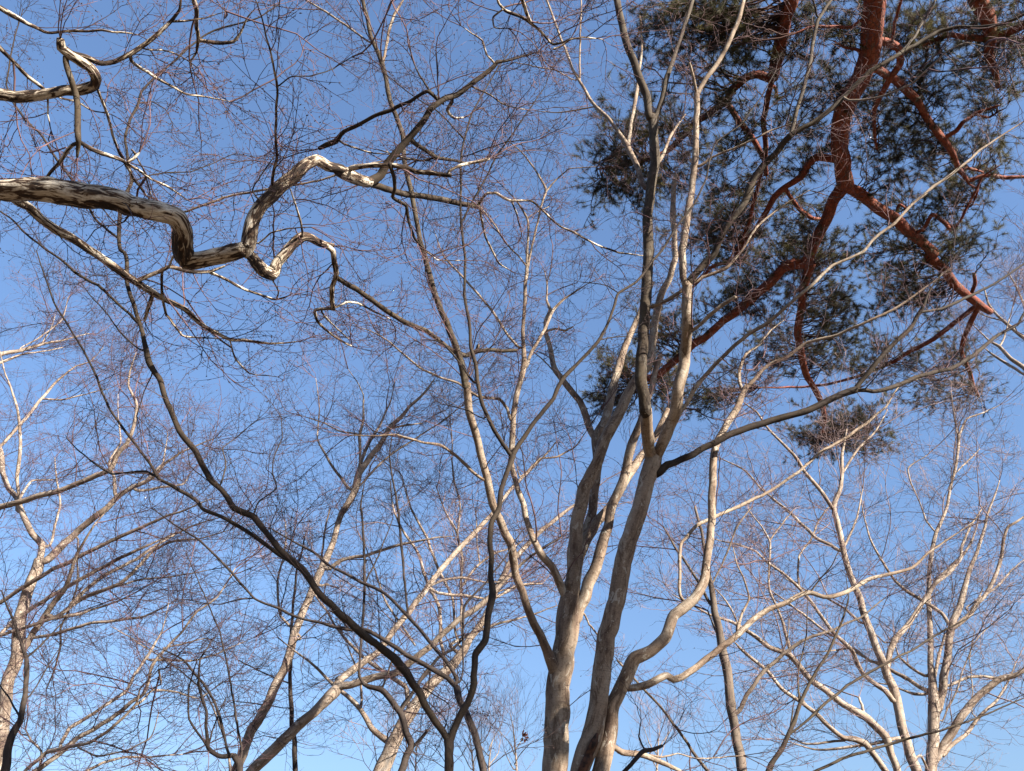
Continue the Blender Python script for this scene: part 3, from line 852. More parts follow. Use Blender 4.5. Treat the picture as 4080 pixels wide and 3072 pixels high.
limbs = """
d=0.9 : C 1085,1165,84 1030,1240,78 980,1350,74 910,1500,70 860,1659,66 F 865,80,66 832,200,50 810,350,48 790,500,46 800,620,44 840,780,42 900,880,36 940,960,32 960,1050,24 930,1180,12
d=0.3 : F 845,85,66 760,85,64 700,105,62 620,200,60 540,262,56 430,352,54 330,432,50 200,540,48 100,620,48 0,705,46 E 2080,780,40 1950,840,30
d=0.9 : C 1095,1175,82 1180,1220,78 1290,1310,70 1420,1400,68 1520,1490,66 1640,1600,62 F 1610,20,62 1700,100,58 1770,200,56 1860,280,54 1950,345,52 2000,375,40
d=0.1 : F 1920,360,36 1880,430,34 1840,530,32 1820,630,26 1870,760,26 1900,860,24 1925,910,16
d=0.5 : F 1920,345,34 1870,380,32 1750,470,30 1650,550,28 1500,630,26 1400,690,24 1250,760,20 1100,810,18 900,850,16 700,860,13 500,860,8
d=-0.2 : F 1895,140,20 1900,200,24 1880,260,24
d=-0.2 : C 1500,1470,24 1580,1440,26 1640,1350,26 1720,1410,24 1750,1450,20
d=-0.1 : C 1650,1355,18 1780,1430,18 1850,1310,16 1910,1200,16 1950,1110,14 2060,1040,8
d=0.2 : C 1400,1400,16 1430,1290,16 1480,1320,12
d=0.5 : C 1010,1000,50 910,992,44 850,1040,42 810,1110,40 720,1172,38 640,1240,38 590,1330,36 530,1430,34 450,1530,32 380,1640,30 F 250,100,22 130,230,14
d=0.2 : C 715,1195,28 790,1310,28 880,1370,26 935,1382,20
d=0.3 : C 1315,255,52 1420,310,48 1430,400,44 1390,470,40 1330,560,34 1280,680,28 1270,820,20 1290,940,12
d=0.6 : C 1290,440,50 1370,490,52 1470,570,50 1540,640,46 1600,740,46 1680,850,44 1760,960,36 1800,1060,32 1862,1145,22
d=0.1 : C 1840,1060,18 1900,1068,18 1955,1080,12
d=0.1 : C 1862,1140,26 1920,1115,24 1990,1105,24 2100,1118,24 2230,1110,20
d=0.1 : C 1720,865,28 1790,820,28 1830,770,24 1900,720,22 2060,660,12
d=0.1 : C 1905,720,16 1990,735,14 2055,700,8
d=0.1 : C 1860,1150,14 1920,1190,14 1880,1300,8
d=-0.3 : C 1200,120,22 1130,170,20 1000,170,18 870,172,16 750,222,9
d=-0.3 : C 1385,290,22 1400,130,20 1440,-10,16
d=0.2 : C 560,1080,20 530,1190,24 480,1400,22 430,1520,16 350,1640,10
d=-0.2 : C 1160,310,20 1080,300,14 1010,260,8
"""
for l in limbs.strip().splitlines():
    t.branch(l, 'branch', rough=0.06)
J = (8.0, 2.25, 10.75)
e2 = pine_pre(2680 + 745 / K, -60, 12.2, 0)
e3 = pine_pre(2680 + 1900 / K, -60, 12.6, 0)
e4 = pine_pre(4300, 60, 12.8, 0)
t.branch("d=0.7 : C 748,-90,92 740,0,90 700,150,82 670,300,76 640,440,70 632,490,62", 'branch', 12.2, rough=0.05,
         pre=[(J[0], J[1], J[2], .2), (J[0] - 1.5, J[1] + 0.9, 11.9, .18), (e2[0] + .4, e2[1] - 1.0, 13.0, .17)])
for l in """
d=0.5 : C 630,500,56 590,490,52 530,470,50 450,492,50 380,560,50 340,630,48 250,700,44 150,770,42 50,870,40 B 2180,930,36 2100,980,34 2000,1010,30 1850,1050,22 1700,1062,12
d=0.4 : C 622,490,40 600,600,38 575,760,36 580,900,34 580,1000,34 590,1100,28
d=0.3 : C 345,640,38 400,740,38 480,830,36 540,940,36 580,1020,30
d=0.1 : C 630,540,22 650,590,18 640,610,10
d=0.3 : C 340,600,16 250,590,0 
""".replace("d=0.3 : C 340,600,16 250,590,0 \n", "").strip().splitlines():
    t.branch(l, 'branch', rough=0.06)
t.branch("d=0.1 : C 1895,-90,100 1920,0,102 1970,100,90 2000,230,70 1990,330,56 2020,430,44 2050,555,24", 'branch', 12.6, rough=0.06,
         pre=[(J[0], J[1], J[2] + .3, .2), (J[0] + .4, J[1] + 1.0, 12.3, .2), (e3[0] + .1, e3[1] - 1.0, 13.6, .19)], label='broken stub of a red limb at the top right')
t.branch("d=0.3 : C 2330,110,56 2212,160,52 2080,212,46 1990,235,44 1850,242,34 1750,222,30 1550,290,26 1450,330,20", 'branch', 12.6, rough=0.06)

# unseen limbs and needle clumps, added behind the camera to shade chosen trunks
def shade_limb(t, pts, r0, r1):
    p = np.array(pts, float)
    q = catmull(np.column_stack([p[:, 0], p[:, 1], p[:, 2]]), 0.2)
    q += smooth_noise(len(q), 4, 0.05, 3) * np.minimum(1, np.arange(len(q)) / 4)[:, None]
    R = np.linspace(r0, r1, len(q))
    part('branch', tube_mesh('branch', q, R, 10, 0.05), M[t.mat], t.root)
    t.lines.append((q, R))
def shader(px, py, D=None, Z=None, top=9.3):
    r_ = ray(np.array([px]), np.array([py]))[0]
    p = EYE + r_ * (D / r_[1] if D else Z / r_[2])
    sv = np.array(sdir)
    return p + sv * (top - p[2]) / sv[2]
SHADED = [(shader(2280, 2420, D=7.4), (0.45, 0.4, 0.5), 40), (shader(2390, 2720, D=7.6, top=8.6), (0.4, 0.4, 0.4), 30),
          (shader(1750, 2450, D=5.0), (1.0, 0.9, 0.6), 60), (shader(1000, 2000, D=4.6), (0.7, 0.6, 0.5), 30),
          (shader(590, 900, Z=4.2), (0.45, 0.35, 0.3), 60), (shader(420, 810, Z=4.2), (0.5, 0.4, 0.35), 40)]
for (c_, r_, n_), z0 in zip(SHADED, (5.6, 5.0, 6.2, 6.6, 7.0, 7.3)):
    a_ = np.array([9.78 - 0.24 * (z0 - 5), -0.68 + 0.32 * (z0 - 5), z0])
    m_ = a_ * 0.5 + c_ * 0.5 + np.array([0, 0, -0.3])
    shade_limb(t, [a_, a_ * 0.75 + c_ * 0.25, m_, c_], .07, .02)

# needles: branchlets reach from the limbs into each part of the crown, tufts grow along them
def pine_crown(t, patches, shade_clumps):
    samp = np.vstack([P[R < 0.22] for P, R in t.lines])
    sampx = np.vstack([P[len(P) // 2:] for P, R in t.lines[-6:]])
    bl, br = [], []
    def add(center, rad3, nbr, tr=0.012, far=samp):
        for _ in range(nbr):
            e = center + rad3 * np.clip(rng.normal(0, 0.55, 3), -1.25, 1.25)
            d = np.linalg.norm(far - center * 0.35 - e * 0.65, axis=1) * rng.uniform(0.85, 1.25, len(far))
            s = far[d.argmin()]
            k = 8
            u = np.linspace(0, 1, k)[:, None]
            mid = (s + e) / 2 + rng.normal(0, 0.14, 3) * np.linalg.norm(e - s) + np.array([0, 0, -0.12]) * np.linalg.norm(e - s)
            P = (1 - u) ** 2 * s + 2 * u * (1 - u) * mid + u ** 2 * e
            P[1:] += smooth_noise(k, 2, 0.035, 3)[1:]
            bl.append(P)
            L = np.linalg.norm(e - s)
            br.append(np.linspace(min(0.02, 0.006 + 0.008 * L), 0.004, k))
    for (cx, cy, rx, ry, n, Z) in patches:
        r_ = ray(np.array([cx * 4080 / 2212.]), np.array([cy * 4080 / 2212.]))[0]
        tt_ = Z / r_[2]
        c = EYE + r_ * tt_
        px = 4080 / 2212. / F * tt_
        add(c, np.array([rx * px, 0.8 * ry * px + 0.3, 0.35 * ry * px + 0.45]), int(n * 1.5))
    for (c, rad, n) in shade_clumps:
        add(np.array(c), np.array(rad), n, far=sampx)
    P1 = np.array(bl); R1 = np.array(br)
    P2, R2 = side_shoots(P1, R1, 0.13, 0.42, 0.35, 50, 5, 0.008, 0.0045, 0.35, 0.15, 0.7, 0.16, 0.4)
    v1, q1 = batch_tubes(P1, R1, 3)
    v2, q2 = batch_tubes(P2, R2, 3)
    o = part('branchlets', mesh_from('branchlets', np.vstack([v1, v2]), tris=np.vstack([q1, q2 + len(v1)])), M['pine_twig'], t.root)
    o['kind'] = 'stuff'
    # tufts
    tips = [P2[:, -1], P2[:, -2], P1[:, -1], P2[:, 2][rng.random(len(P2)) < 0.5]]
    tdir = [P2[:, -1] - P2[:, -2], P2[:, -2] - P2[:, -3], P1[:, -1] - P1[:, -2]]
    tdir.append((P2[:, 2] - P2[:, 1])[:len(tips[3])])
    tips = np.vstack(tips); td = np.vstack(tdir)
    td = td / (np.linalg.norm(td, axis=1, keepdims=True) + 1e-9) + np.array([0, 0, 0.35])
    td /= np.linalg.norm(td, axis=1, keepdims=True)
    nn = 42
    N_ = len(tips)
    d = np.repeat(td, nn, 0) * 0.75 + rng.normal(0, 0.55, (N_ * nn, 3))
    d /= np.linalg.norm(d, axis=1, keepdims=True)
    b = np.repeat(tips, nn, 0) - np.repeat(td, nn, 0) * rng.uniform(0, 0.07, (N_ * nn, 1))
    ln = rng.uniform(0.09, 0.16, (N_ * nn, 1))
    sd = np.cross(d, rng.normal(0, 1, (N_ * nn, 3)))
    sd /= np.linalg.norm(sd, axis=1, keepdims=True)
    w = 0.0042
    V = np.stack([b - sd * w * .5, b + sd * w * .5, b + d * ln + np.array([0, 0, -0.012])], 1).reshape(-1, 3)
    Q = np.arange(len(V)).reshape(-1, 3)
    o = part('needles', mesh_from('needles', V, tris=Q, smooth=False), M['needle'], t.root)
    o['kind'] = 'stuff'
    # cones
    for c in [(1378, 70), (1404, 40), (1398, 78), (1440, 60), (1372, 100), (1460, 18), (1465, 460), (1493, 545), (1500, 552), (1862, 525), (1915, 900), (1760, 965), (1775, 972), (1830, 955), (2000, 880), (1700, 590), (1850, 430)]:
        r_ = ray(np.array([c[0] * 4080 / 2212.]), np.array([c[1] * 4080 / 2212.]))[0]
        Z = 12.7
        p = EYE + r_ * Z / r_[2]
        n = 9
        u = np.linspace(0, 1, n)
        ax = np.array([rng.normal(0, .3), rng.normal(0, .3), -1.0]); ax /= np.linalg.norm(ax)
        PP = p + ax * (u[:, None] * 0.055)
        RR = 0.022 * np.sin(np.clip(u * 0.9 + 0.12, 0, 1) * math.pi) ** 0.7 * (1 + 0.18 * (np.arange(n) % 2))
        part('pine_cone', tube_mesh('pine_cone', PP, RR, 8, 0.1), M['cone'], t.root)
    return N_

patches = [  # centre x, y, half width, half height (picture of 2212), branchlets, height above the eye
    (1400, 270, 110, 60, 26, 13.0), (1340, 350, 70, 60, 22, 13.0), (1420, 400, 90, 60, 22, 13.2), (1320, 430, 50, 40, 9, 13.2),
    (1440, 40, 80, 50, 20, 12.6), (1540, 60, 70, 70, 18, 12.7), (1640, 130, 80, 80, 16, 12.8), (1560, 170, 60, 50, 10, 12.8),
    (1550, 330, 80, 80, 24, 13.0), (1620, 430, 90, 70, 26, 13.2), (1530, 470, 80, 60, 22, 13.2), (1600, 540, 100, 70, 30, 13.4), (1700, 480, 70, 70, 26, 13.3), (1770, 540, 60, 60, 18, 13.4), (1700, 560, 60, 50, 18, 13.4),
    (1760, 60, 60, 60, 16, 12.8), (1790, 180, 60, 60, 14, 12.9), (1700, 260, 70, 70, 16, 13.0), (1760, 320, 70, 60, 14, 13.1),
    (1960, 60, 70, 60, 22, 13.0), (2050, 110, 80, 80, 24, 13.0), (1970, 180, 70, 70, 22, 13.0), (2140, 190, 70, 70, 18, 13.1), (2190, 60, 50, 70, 14, 13.0),
    (1900, 260, 60, 60, 18, 13.1), (1990, 300, 80, 60, 18, 13.2), (1890, 340, 50, 50, 10, 13.2), (2100, 300, 70, 60, 14, 13.2), (2060, 420, 70, 60, 16, 13.3), (2120, 380, 50, 50, 9, 13.3),
    (1980, 480, 60, 50, 17, 13.3), (2090, 520, 60, 50, 15, 13.4), (1930, 430, 60, 50, 12, 13.3), (2000, 560, 60, 40, 10, 13.5),
    (1760, 620, 80, 60, 24, 13.5), (1650, 640, 80, 50, 22, 13.5), (1560, 640, 80, 50, 20, 13.5), (1880, 560, 60, 60, 13, 13.4), (1870, 650, 70, 50, 22, 13.6), (1960, 640, 60, 50, 16, 13.6),
    (1790, 750, 90, 50, 24, 13.8), (1660, 750, 90, 50, 22, 13.7), (1900, 770, 90, 50, 24, 13.8), (2040, 770, 80, 60, 22, 13.8), (2090, 840, 40, 30, 8, 14.0), (1980, 850, 70, 40, 9, 14.0),
    (1420, 800, 70, 60, 24, 13.8), (1330, 810, 60, 40, 18, 13.9), (1450, 710, 60, 50, 18, 13.6), (1290, 860, 40, 35, 13, 14.0), (1480, 860, 60, 40, 13, 14.0), (1380, 680, 40, 40, 9, 13.6),
    (1740, 945, 70, 38, 17, 14.3), (1870, 915, 80, 34, 20, 14.2), (1800, 895, 90, 42, 18, 14.1), (1600, 830, 70, 40, 8, 13.9),
    (2150, 20, 80, 40, 14, 12.8), (1840, 20, 90, 40, 12, 12.8),
]
# unseen needle clumps added in the sun's path to shade trunks and limbs
shade_clumps = SHADED
npine = pine_crown(t, patches, shade_clumps)

# --- left background beech
t = Tree('beech_tree', 'pale trunk at the far left edge with long limbs sweeping right', 'tree', 'far')
t.build("d=-0.3 : G -40,1700,100 0,1500,96 50,1100,86 110,900,92 115,760,86 170,560,78 230,400,82 255,325,80", """
d=0.6 : G 250,330,50 262,230,48 205,170,44 155,60,42 130,0,40 D 100,1540,38 50,1490,38 20,1400,36 0,1250,34 -60,1150,28
d=-0.6 : D 120,1600,30 110,1400,26 130,1230,24 120,1050,20 90,920,16 30,760,10 0,620,6
d=-0.8 : G 290,335,54 420,220,52 500,140,50 600,60,46 680,0,44 D 740,1550,38 830,1490,34 950,1430,28 1050,1320,20 1200,1240,13 1350,1180,7
d=0.6 : D 730,1540,30 720,1430,24 690,1330,18 760,1200,12 740,1050,9 745,900,6
d=1.0 : D 930,1440,20 1030,1330,14 1040,1240,9 1060,1140,6
d=0.4 : D 850,1500,24 1000,1490,18 1160,1460,12 1200,1390,8
d=-1.5 : G 140,900,50 170,860,48 250,730,46 350,580,42 430,480,34 460,360,26 520,230,20 600,100,14 720,-30,8
d=-1.8 : G 0,600,32 150,500,32 300,415,32 500,310,30 700,210,28 850,140,26 1000,80,20 1150,20,14 D 1330,1560,8
d=-2.2 : G -80,650,40 D 0,1610,44 150,1570,42 300,1530,42 450,1480,40 600,1420,38 690,1380,36 730,1300,40 800,1210,32 850,1080,24 860,960,20 810,850,16 830,720,12 860,640,6
d=-0.8 : G 60,740,32 200,640,32 340,550,30 450,485,30 600,400,28 800,300,24 950,230,16 1100,160,8
d=-0.6 : G 330,690,32 500,580,32 620,530,30 750,480,28 870,370,24 950,280,22 1050,220,20 1250,200,12 1450,140,6
d=0.8 : G 440,620,30 560,500,28 700,400,28 830,340,26 1000,230,20 1200,120,14 1400,60,8
d=0.3 : G 600,535,18 800,480,16 900,450,14 1050,440,12 1330,390,6
d=-0.5 : G 0,800,26 180,750,26 330,700,24 480,675,22 600,640,18 800,560,10
d=-0.9 : G 150,850,26 330,800,24 500,745,22 700,715,20 900,690,16 1000,640,12 1100,590,7
d=1.0 : G 490,200,14 485,320,14 490,470,16 440,630,16 385,760,18 375,900,16 330,1050,13 290,1140,9
d=0.8 : D -60,680,34 30,640,30 150,620,26 260,590,22 400,560,14 560,520,8
d=0.6 : D -60,710,24 70,670,20 160,650,14 400,610,8
d=0.7 : D -40,1290,26 130,1090,22 260,930,20 380,800,16 470,730,12 560,700,9 650,610,5
d=0.5 : D 260,930,14 400,935,12 500,910,10 680,870,6
d=0.4 : D 130,620,14 240,550,13 390,430,9 430,290,6
d=0.4 : D 260,590,12 330,470,8 350,400,5
d=0.6 : G 115,20,30 D 200,1450,16 330,1440,10
d=0.8 : G 310,240,22 350,100,18 380,0,16 D 355,1430,12 345,1300,7
""", 13.5, rough=0.03)
t.twigs('twig_red', spacing=0.24, L1=1.0, L2=0.52, L3=0.24, s2=0.14, s3=0.095, r=0.0052, buds=0.1, rmax=0.06, minr=0.0024, bough=0.35)

# --- thin dark stem lower left
t = Tree('sapling', 'thin dark stem rising at the lower left corner in front of the pale trunk', 'tree', 'dark')
t.build("d=0.1 : G 25,1690,54 70,1450,46 130,1330,38 160,1180,30 165,950,26 140,850,18 80,700,15 10,530,9", """
d=0.2 : G 168,945,14 250,870,13 330,790,10 430,690,6
d=0.3 : G 165,1200,13 300,1000,8 400,850,5
d=0.3 : G 130,1330,14 60,1200,10 0,1120,8
""", 6.5)
t.twigs('twig_dark', spacing=0.25, L1=0.4, r=0.003)

# --- lower left limbs
t = Tree('beech_tree', 'low tree at the bottom left whose limbs all slant up to the right', 'tree', 'far')
t.build("d=0 : G 80,1800,60 150,1720,56 240,1650,46", """
d=-0.6 : G 240,1650,38 350,1570,36 480,1460,34 600,1390,32 750,1290,30 830,1220,28 900,1180,24 960,1000,24 1030,900,22 1130,800,18 1250,650,15 1370,560,12 1480,380,8
d=0.5 : G 370,1560,28 380,1490,28 440,1390,28 550,1320,26 700,1220,26 800,1150,24 850,1050,22 930,940,22 980,840,16 1030,760,10 1060,600,6
d=-1.2 : G 150,1700,30 300,1540,28 480,1500,26 560,1480,24 750,1350,22 860,1230,18 880,1150,12 1000,1020,7
d=0.7 : G 480,1690,22 650,1610,20 800,1570,17 950,1570,14 1150,1555,8
d=0.7 : G 930,955,18 1050,960,17 1200,965,15 1350,930,12 1450,880,8 1600,820,5
d=0.5 : G 1030,890,15 1150,860,13 1300,820,9
d=-0.4 : G 490,1500,16 600,1560,14 800,1530,12 950,1440,10 1000,1300,7
d=0.9 : G 860,1240,18 960,1150,16 1100,1160,14 1250,1200,11 1400,1100,7
d=0.5 : G 1000,1020,14 1010,1110,13 960,1140,10
d=0.3 : G 250,1640,18 260,1540,16 190,1460,14 160,1400,8
d=-0.5 : G 700,750,6 900,870,10 1100,1000,11 1300,1180,12 1380,1350,14 1440,1550,18 1450,1690,20
""", 11.0, mat=None)
t.twigs('twig_red', spacing=0.22, L1=0.95, L2=0.45, L3=0.2, s2=0.14, s3=0.09, r=0.005, rmax=0.05, minr=0.0021, bough=0.35)

# --- dark shrub stems at bottom left centre
t = Tree('sapling', 'cluster of dark rods curving up beside the foot of the straight leaning trunk', 'tree', 'dark')
t.build("d=0 : G 1510,1690,44 1500,1600,44 1470,1560,36", """
d=-0.4 : G 1470,1560,30 1390,1565,28 1310,1510,26 1300,1400,20 1290,1250,18 1250,1100,15 1260,950,13 1330,850,6
d=-0.2 : G 1310,1510,14 1190,1330,13 1190,1150,12 1240,960,7
d=0.2 : G 1450,1560,20 1410,1420,18 1350,1220,16 1260,1080,14 1150,960,12 1040,900,7
d=0.2 : G 1515,1580,18 1490,1350,15 1440,1050,13 1380,780,11 1290,560,8 1180,300,5
d=0.3 : G 1310,1510,13 1340,1400,10 1420,1200,7
""", 9.5)
t.twigs('twig_dark', spacing=0.3, L1=0.6, L2=0.3, r=0.004)

# --- straight leaning trunk
t = Tree('beech_tree', 'straight pale trunk leaning right at the lower left centre, crossed by the dark arching limb', 'tree', 'far')
t.build("d=0.4 : G 1470,1690,72 1530,1540,70 1590,1400,72 1680,1240,72 1770,1050,68 1830,920,66 1860,780,60 1920,620,56 2000,440,58 2055,330,54 2110,180,44 E 100,1650,46 185,1500,54 205,1400,50 265,1310,44 340,1220,40 400,1110,34 500,1010,26 620,890,18 680,810,9", """
d=0.6 : E 200,1400,28 250,1250,26 300,1160,22 400,960,12 430,830,6
d=0.5 : E 150,1500,24 80,1420,22 0,1290,18 D 2000,1190,13 2010,1000,9 1990,800,5
d=-0.5 : E 215,1390,24 215,1250,22 210,1180,24 235,1050,17 230,900,10 140,740,5
d=0.3 : E 205,1480,16 260,1420,17 350,1330,15 500,1220,14 720,1080,10 850,980,5
d=-0.4 : G 2065,385,32 2150,330,30 H 130,322,26 250,300,26 400,250,24 500,230,20 680,190,12 800,180,6
d=0.3 : G 2010,490,18 2050,485,20 2070,488,14
d=0.8 : G 2100,300,16 2060,620,16 2120,780,18 2180,920,14
d=0.5 : E 395,1115,18 480,1100,16 600,1085,10
d=0.6 : E 240,1060,16 340,1110,0 270,1050,10 420,880,6
d=0.4 : E 180,1150,14 80,1130,12 0,1090,10 D 1900,1040,5
d=0.4 : G 2000,450,18 2025,300,16 2050,120,14 2080,0,10
d=0.5 : G 1890,830,20 1770,680,18 1750,430,18 1780,330,15 1800,150,10 1790,30,6
""".replace("d=0.6 : E 240,1060,16 340,1110,0 270,1050,10 420,880,6\n", "").replace("d=0.8 : G 2100,300,16 2060,620,16 2120,780,18 2180,920,14\n", ""), 13.0, rough=0.03)
t.twigs('twig_red', spacing=0.3, L1=1.0, L2=0.48, L3=0.22, s2=0.14, s3=0.095, r=0.0055, rmax=0.06, minr=0.0023, bough=0.35)

# --- dark pole behind it
t = Tree('sapling', 'thin dark straight pole behind the leaning pale trunk', 'tree', 'dark')
t.build("d=0 : G 1860,1690,32 1850,1450,32 1830,1200,28 1825,1030,24 1840,700,18 1860,450,14 1930,150,8", """
d=0.3 : G 1830,1110,10 1700,1060,9 1500,960,6
d=0.3 : G 1835,1250,9 1650,1240,8 1480,1220,5
""", 14.0)
t.twigs('twig_dark', spacing=0.4, L1=0.8, r=0.005)

# --- forked pale trunk leaning right
t = Tree('beech_tree', 'pale trunk leaning right from the bottom with a level right arm and an upper arm', 'tree', 'far')
t.build("d=0 : G 1560,1690,84 1700,1550,84 1850,1400,78 2000,1260,74 2120,1140,80 H 70,1130,70", """
d=1.0 : H 60,1135,60 170,1020,56 300,930,48 420,780,46 530,640,44 640,500,42 720,390,40 830,270,38 940,150,36 1040,50,32 E 1180,1490,24 1330,1330,16 1450,1200,8
d=-1.0 : H 70,1130,60 150,1120,56 300,1070,50 440,1040,52 550,960,50 650,870,46 800,740,44 950,630,42 1040,550,38 1160,420,28 1300,300,18 1480,190,9
d=0.4 : H 120,1060,14 80,1070,30 60,1080,20
d=-0.6 : H 210,1090,26 260,1130,32 350,1150,34 400,1210,30 450,1280,26 480,1380,24 500,1450,20
d=0.6 : H 640,500,26 700,540,22 850,550,20 1000,570,16 1100,520,11 1250,490,6
d=0.3 : H 640,500,24 720,460,20 850,440,18 1000,470,12 1200,460,6
d=-0.5 : H 340,1150,18 380,1060,16 430,900,10
d=-0.3 : H 0,1240,22 120,1160,0 
""".replace("d=-0.3 : H 0,1240,22 120,1160,0 \n", ""), 11.8, rough=0.03)
t.twigs('twig_red', spacing=0.3, L1=0.95, L2=0.45, L3=0.2, r=0.0052, rmax=0.055, minr=0.0021, bough=0.35)

# --- broad leaning trunk left of the front fork
t = Tree('beech_tree', 'stout mottled trunk leaning right, just left of the dark V fork', 'tree', 'far')
t.build("d=0.3 : H 330,1700,124 380,1590,118 440,1450,104 550,1250,86 660,1120,76 800,980,66 900,840,56 980,720,50 1080,500,44 1160,350,42 1280,220,36 1400,110,30 1500,40,24 E 1720,1480,12", """
d=0.6 : H 395,1475,52 290,1390,42 210,1270,36 130,1190,34 60,1140,26 G 2000,1020,20 1880,920,14 1750,820,9
d=0.8 : H 530,1260,40 500,1130,34 400,1060,30 260,960,26 150,860,22 60,760,17 0,640,14 G 1960,520,8
d=0.5 : H 215,1265,26 225,1200,22 210,1060,17 130,870,11
d=0.4 : H 1050,580,20 1200,490,18 1280,480,18 1360,480,10
d=0.6 : H 780,870,24 900,800,22 1050,740,20 1250,690,14 1450,620,7
d=0.9 : H 740,1040,28 720,820,26 710,650,26 640,480,24 580,300,22 500,180,18 430,30,14 E 400,1450,8
d=1.2 : H 860,880,24 790,560,22 700,370,22 640,200,20 530,0,16 E 480,1420,8
d=1.0 : H 880,860,22 850,600,22 850,300,22 820,150,20 745,20,15 E 690,1480,8
d=0.6 : H 825,180,17 845,0,14 E 800,1420,14 790,1150,9 770,980,5
d=0.8 : H 850,500,20 950,370,18 1060,290,16 1180,250,12 1290,150,6
d=0.8 : H 965,340,14 950,200,12 940,0,9
d=0.8 : H 560,870,14 460,720,18 380,600,17 320,440,14 230,200,8
""", 12.4, rough=0.04)
t.twigs('twig_pale', spacing=0.3, L1=1.1, L2=0.5, L3=0.23, s2=0.14, s3=0.095, r=0.0055, rmax=0.06, minr=0.0023, bough=0.35)

# --- dark snag in front of it
t = Tree('sapling', 'crooked dark stem with a broken side stub left of the V fork', 'tree', 'dark')
t.build("d=0 : H 465,1690,48 500,1570,46 535,1500,44 505,1420,40 465,1290,38 440,1250,36 350,1150,34 240,1110,24 200,1050,18", """
d=-0.1 : H 540,1505,20 590,1460,20 640,1402,18
d=0.2 : H 465,1285,24 560,1140,22 620,1050,22 700,950,20 790,890,17 870,820,10
d=0.2 : H 205,1060,17 220,850,18 240,480,18 230,100,16 215,0,13 E 240,1450,6
d=0.2 : H 575,1115,14 650,1030,12 640,1150,6
d=0.1 : H 530,1180,14 470,1250,12 480,1380,8
d=0.3 : H 240,480,12 330,300,10 420,60,6
d=0.2 : H 610,1135,9 700,1190,8 770,1240,6 760,1340,4
""", 8.0)
t.twigs('twig_dark', spacing=0.3, L1=0.55, L2=0.28, r=0.0038)

# --- dark trunk right of centre
t = Tree('ash_tree', 'grey upright trunk right of centre passing behind the curved pale limb', 'tree', 'grey')
t.build("d=0.3 : I 440,1700,66 425,1580,64 400,1450,62 372,1260,58 340,1050,56 310,850,52 280,700,46 245,530,36 215,350,24 190,180,20 140,0,16", """
d=0.6 : I 405,1290,28 470,1180,26 580,1030,24 690,930,22 800,850,20 1000,770,16 1180,690,12 1350,560,6
d=0.3 : I 290,720,20 230,590,20 150,450,18 20,250,15 -60,120,10
d=0.2 : I 330,990,16 280,800,15 220,650,9
d=0.5 : I 560,1040,14 660,970,14 720,840,9 730,700,6
d=0.3 : I 250,480,14 330,320,13 390,150,12 490,0,9
d=0.5 : H 1830,960,14 1960,1100,15 2080,1230,16 2212,1400,18 I 130,1540,20 240,1680,24
""", 10.5)
t.twigs('twig_red', spacing=0.35, L1=0.9, L2=0.42, r=0.0048, minr=0.0019, bough=0.35)

# --- dark sapling bottom right centre
t = Tree('sapling', 'thin brown sapling at the bottom right sending long straight shoots to the right', 'tree', 'olive_and_shaded')
t.build("d=0 : I 590,1700,38 620,1620,34 700,1500,30 760,1350,26 800,1240,22 870,1090,18 970,930,17 1030,790,15 1080,680,12 1110,560,8 1090,430,5", """
d=0.4 : I 740,1420,18 900,1290,17 1100,1120,16 1300,1000,15 1500,900,13 1700,780,11 1850,700,7
d=-0.3 : I 840,1690,16 940,1640,17 1100,1570,17 1300,1510,16 1500,1450,15 1700,1400,13 1900,1330,11 2212,1200,7
d=0.2 : I 800,1240,12 790,1060,10 840,800,8 850,600,5
d=0.2 : I 690,1510,14 740,1400,14 760,1250,8
""", 8.8)
t.twigs('twig_dark', spacing=0.35, L1=0.5, r=0.0035)

# --- broken stub bottom
t = Tree('sapling', 'short dark broken stick poking up beside the twin grey trunk', 'tree', 'dark')
t.build("d=0 : H 1850,1690,26 1920,1620,26 2005,1530,28 2060,1525,24 2122,1500,18", """
d=0.1 : H 2005,1530,12 1970,1440,10 1980,1340,7
""", 7.0)
t.twigs('twig_dark', spacing=0.4, L1=0.4, r=0.003)

# --- right background beeches
t = Tree('beech_tree', 'pale limb arching from the bottom right up to the left across the sky', 'tree', 'far')
t.build("d=-0.5 : I 1420,1700,58 1405,1620,54 1375,1540,50 1340,1440,60 1230,1330,58 1180,1300,60 1100,1250,48 990,1180,46 900,1110,44 800,1010,42 740,930,40 600,870,36 480,780,30 380,720,24 250,680,17 100,600,13 0,550,8", """
d=0.1 : I 1205,1300,24 1190,1250,20 1175,1190,18
d=0.4 : I 1430,1450,22 1400,1455,24 1300,1480,22 1100,1510,20 900,1525,14 750,1480,8
d=0.4 : I 740,930,24 720,830,24 700,740,22 660,640,18 610,520,17 605,350,16 612,210,16 570,130,12 480,20,8
d=0.3 : I 612,205,14 660,140,13 760,10,9
d=0.4 : I 400,730,16 360,620,15 280,520,10 200,470,6
d=0.5 : I 990,1185,16 850,1110,0 1000,1290,12 900,1410,8
""".replace("d=0.5 : I 990,1185,16 850,1110,0 1000,1290,12 900,1410,8\n", ""), 13.2, rough=0.03)
t.twigs('twig_pale', spacing=0.3, L1=1.0, L2=0.48, L3=0.22, s2=0.14, s3=0.09, r=0.0056, rmax=0.055, minr=0.0023, bough=0.35)

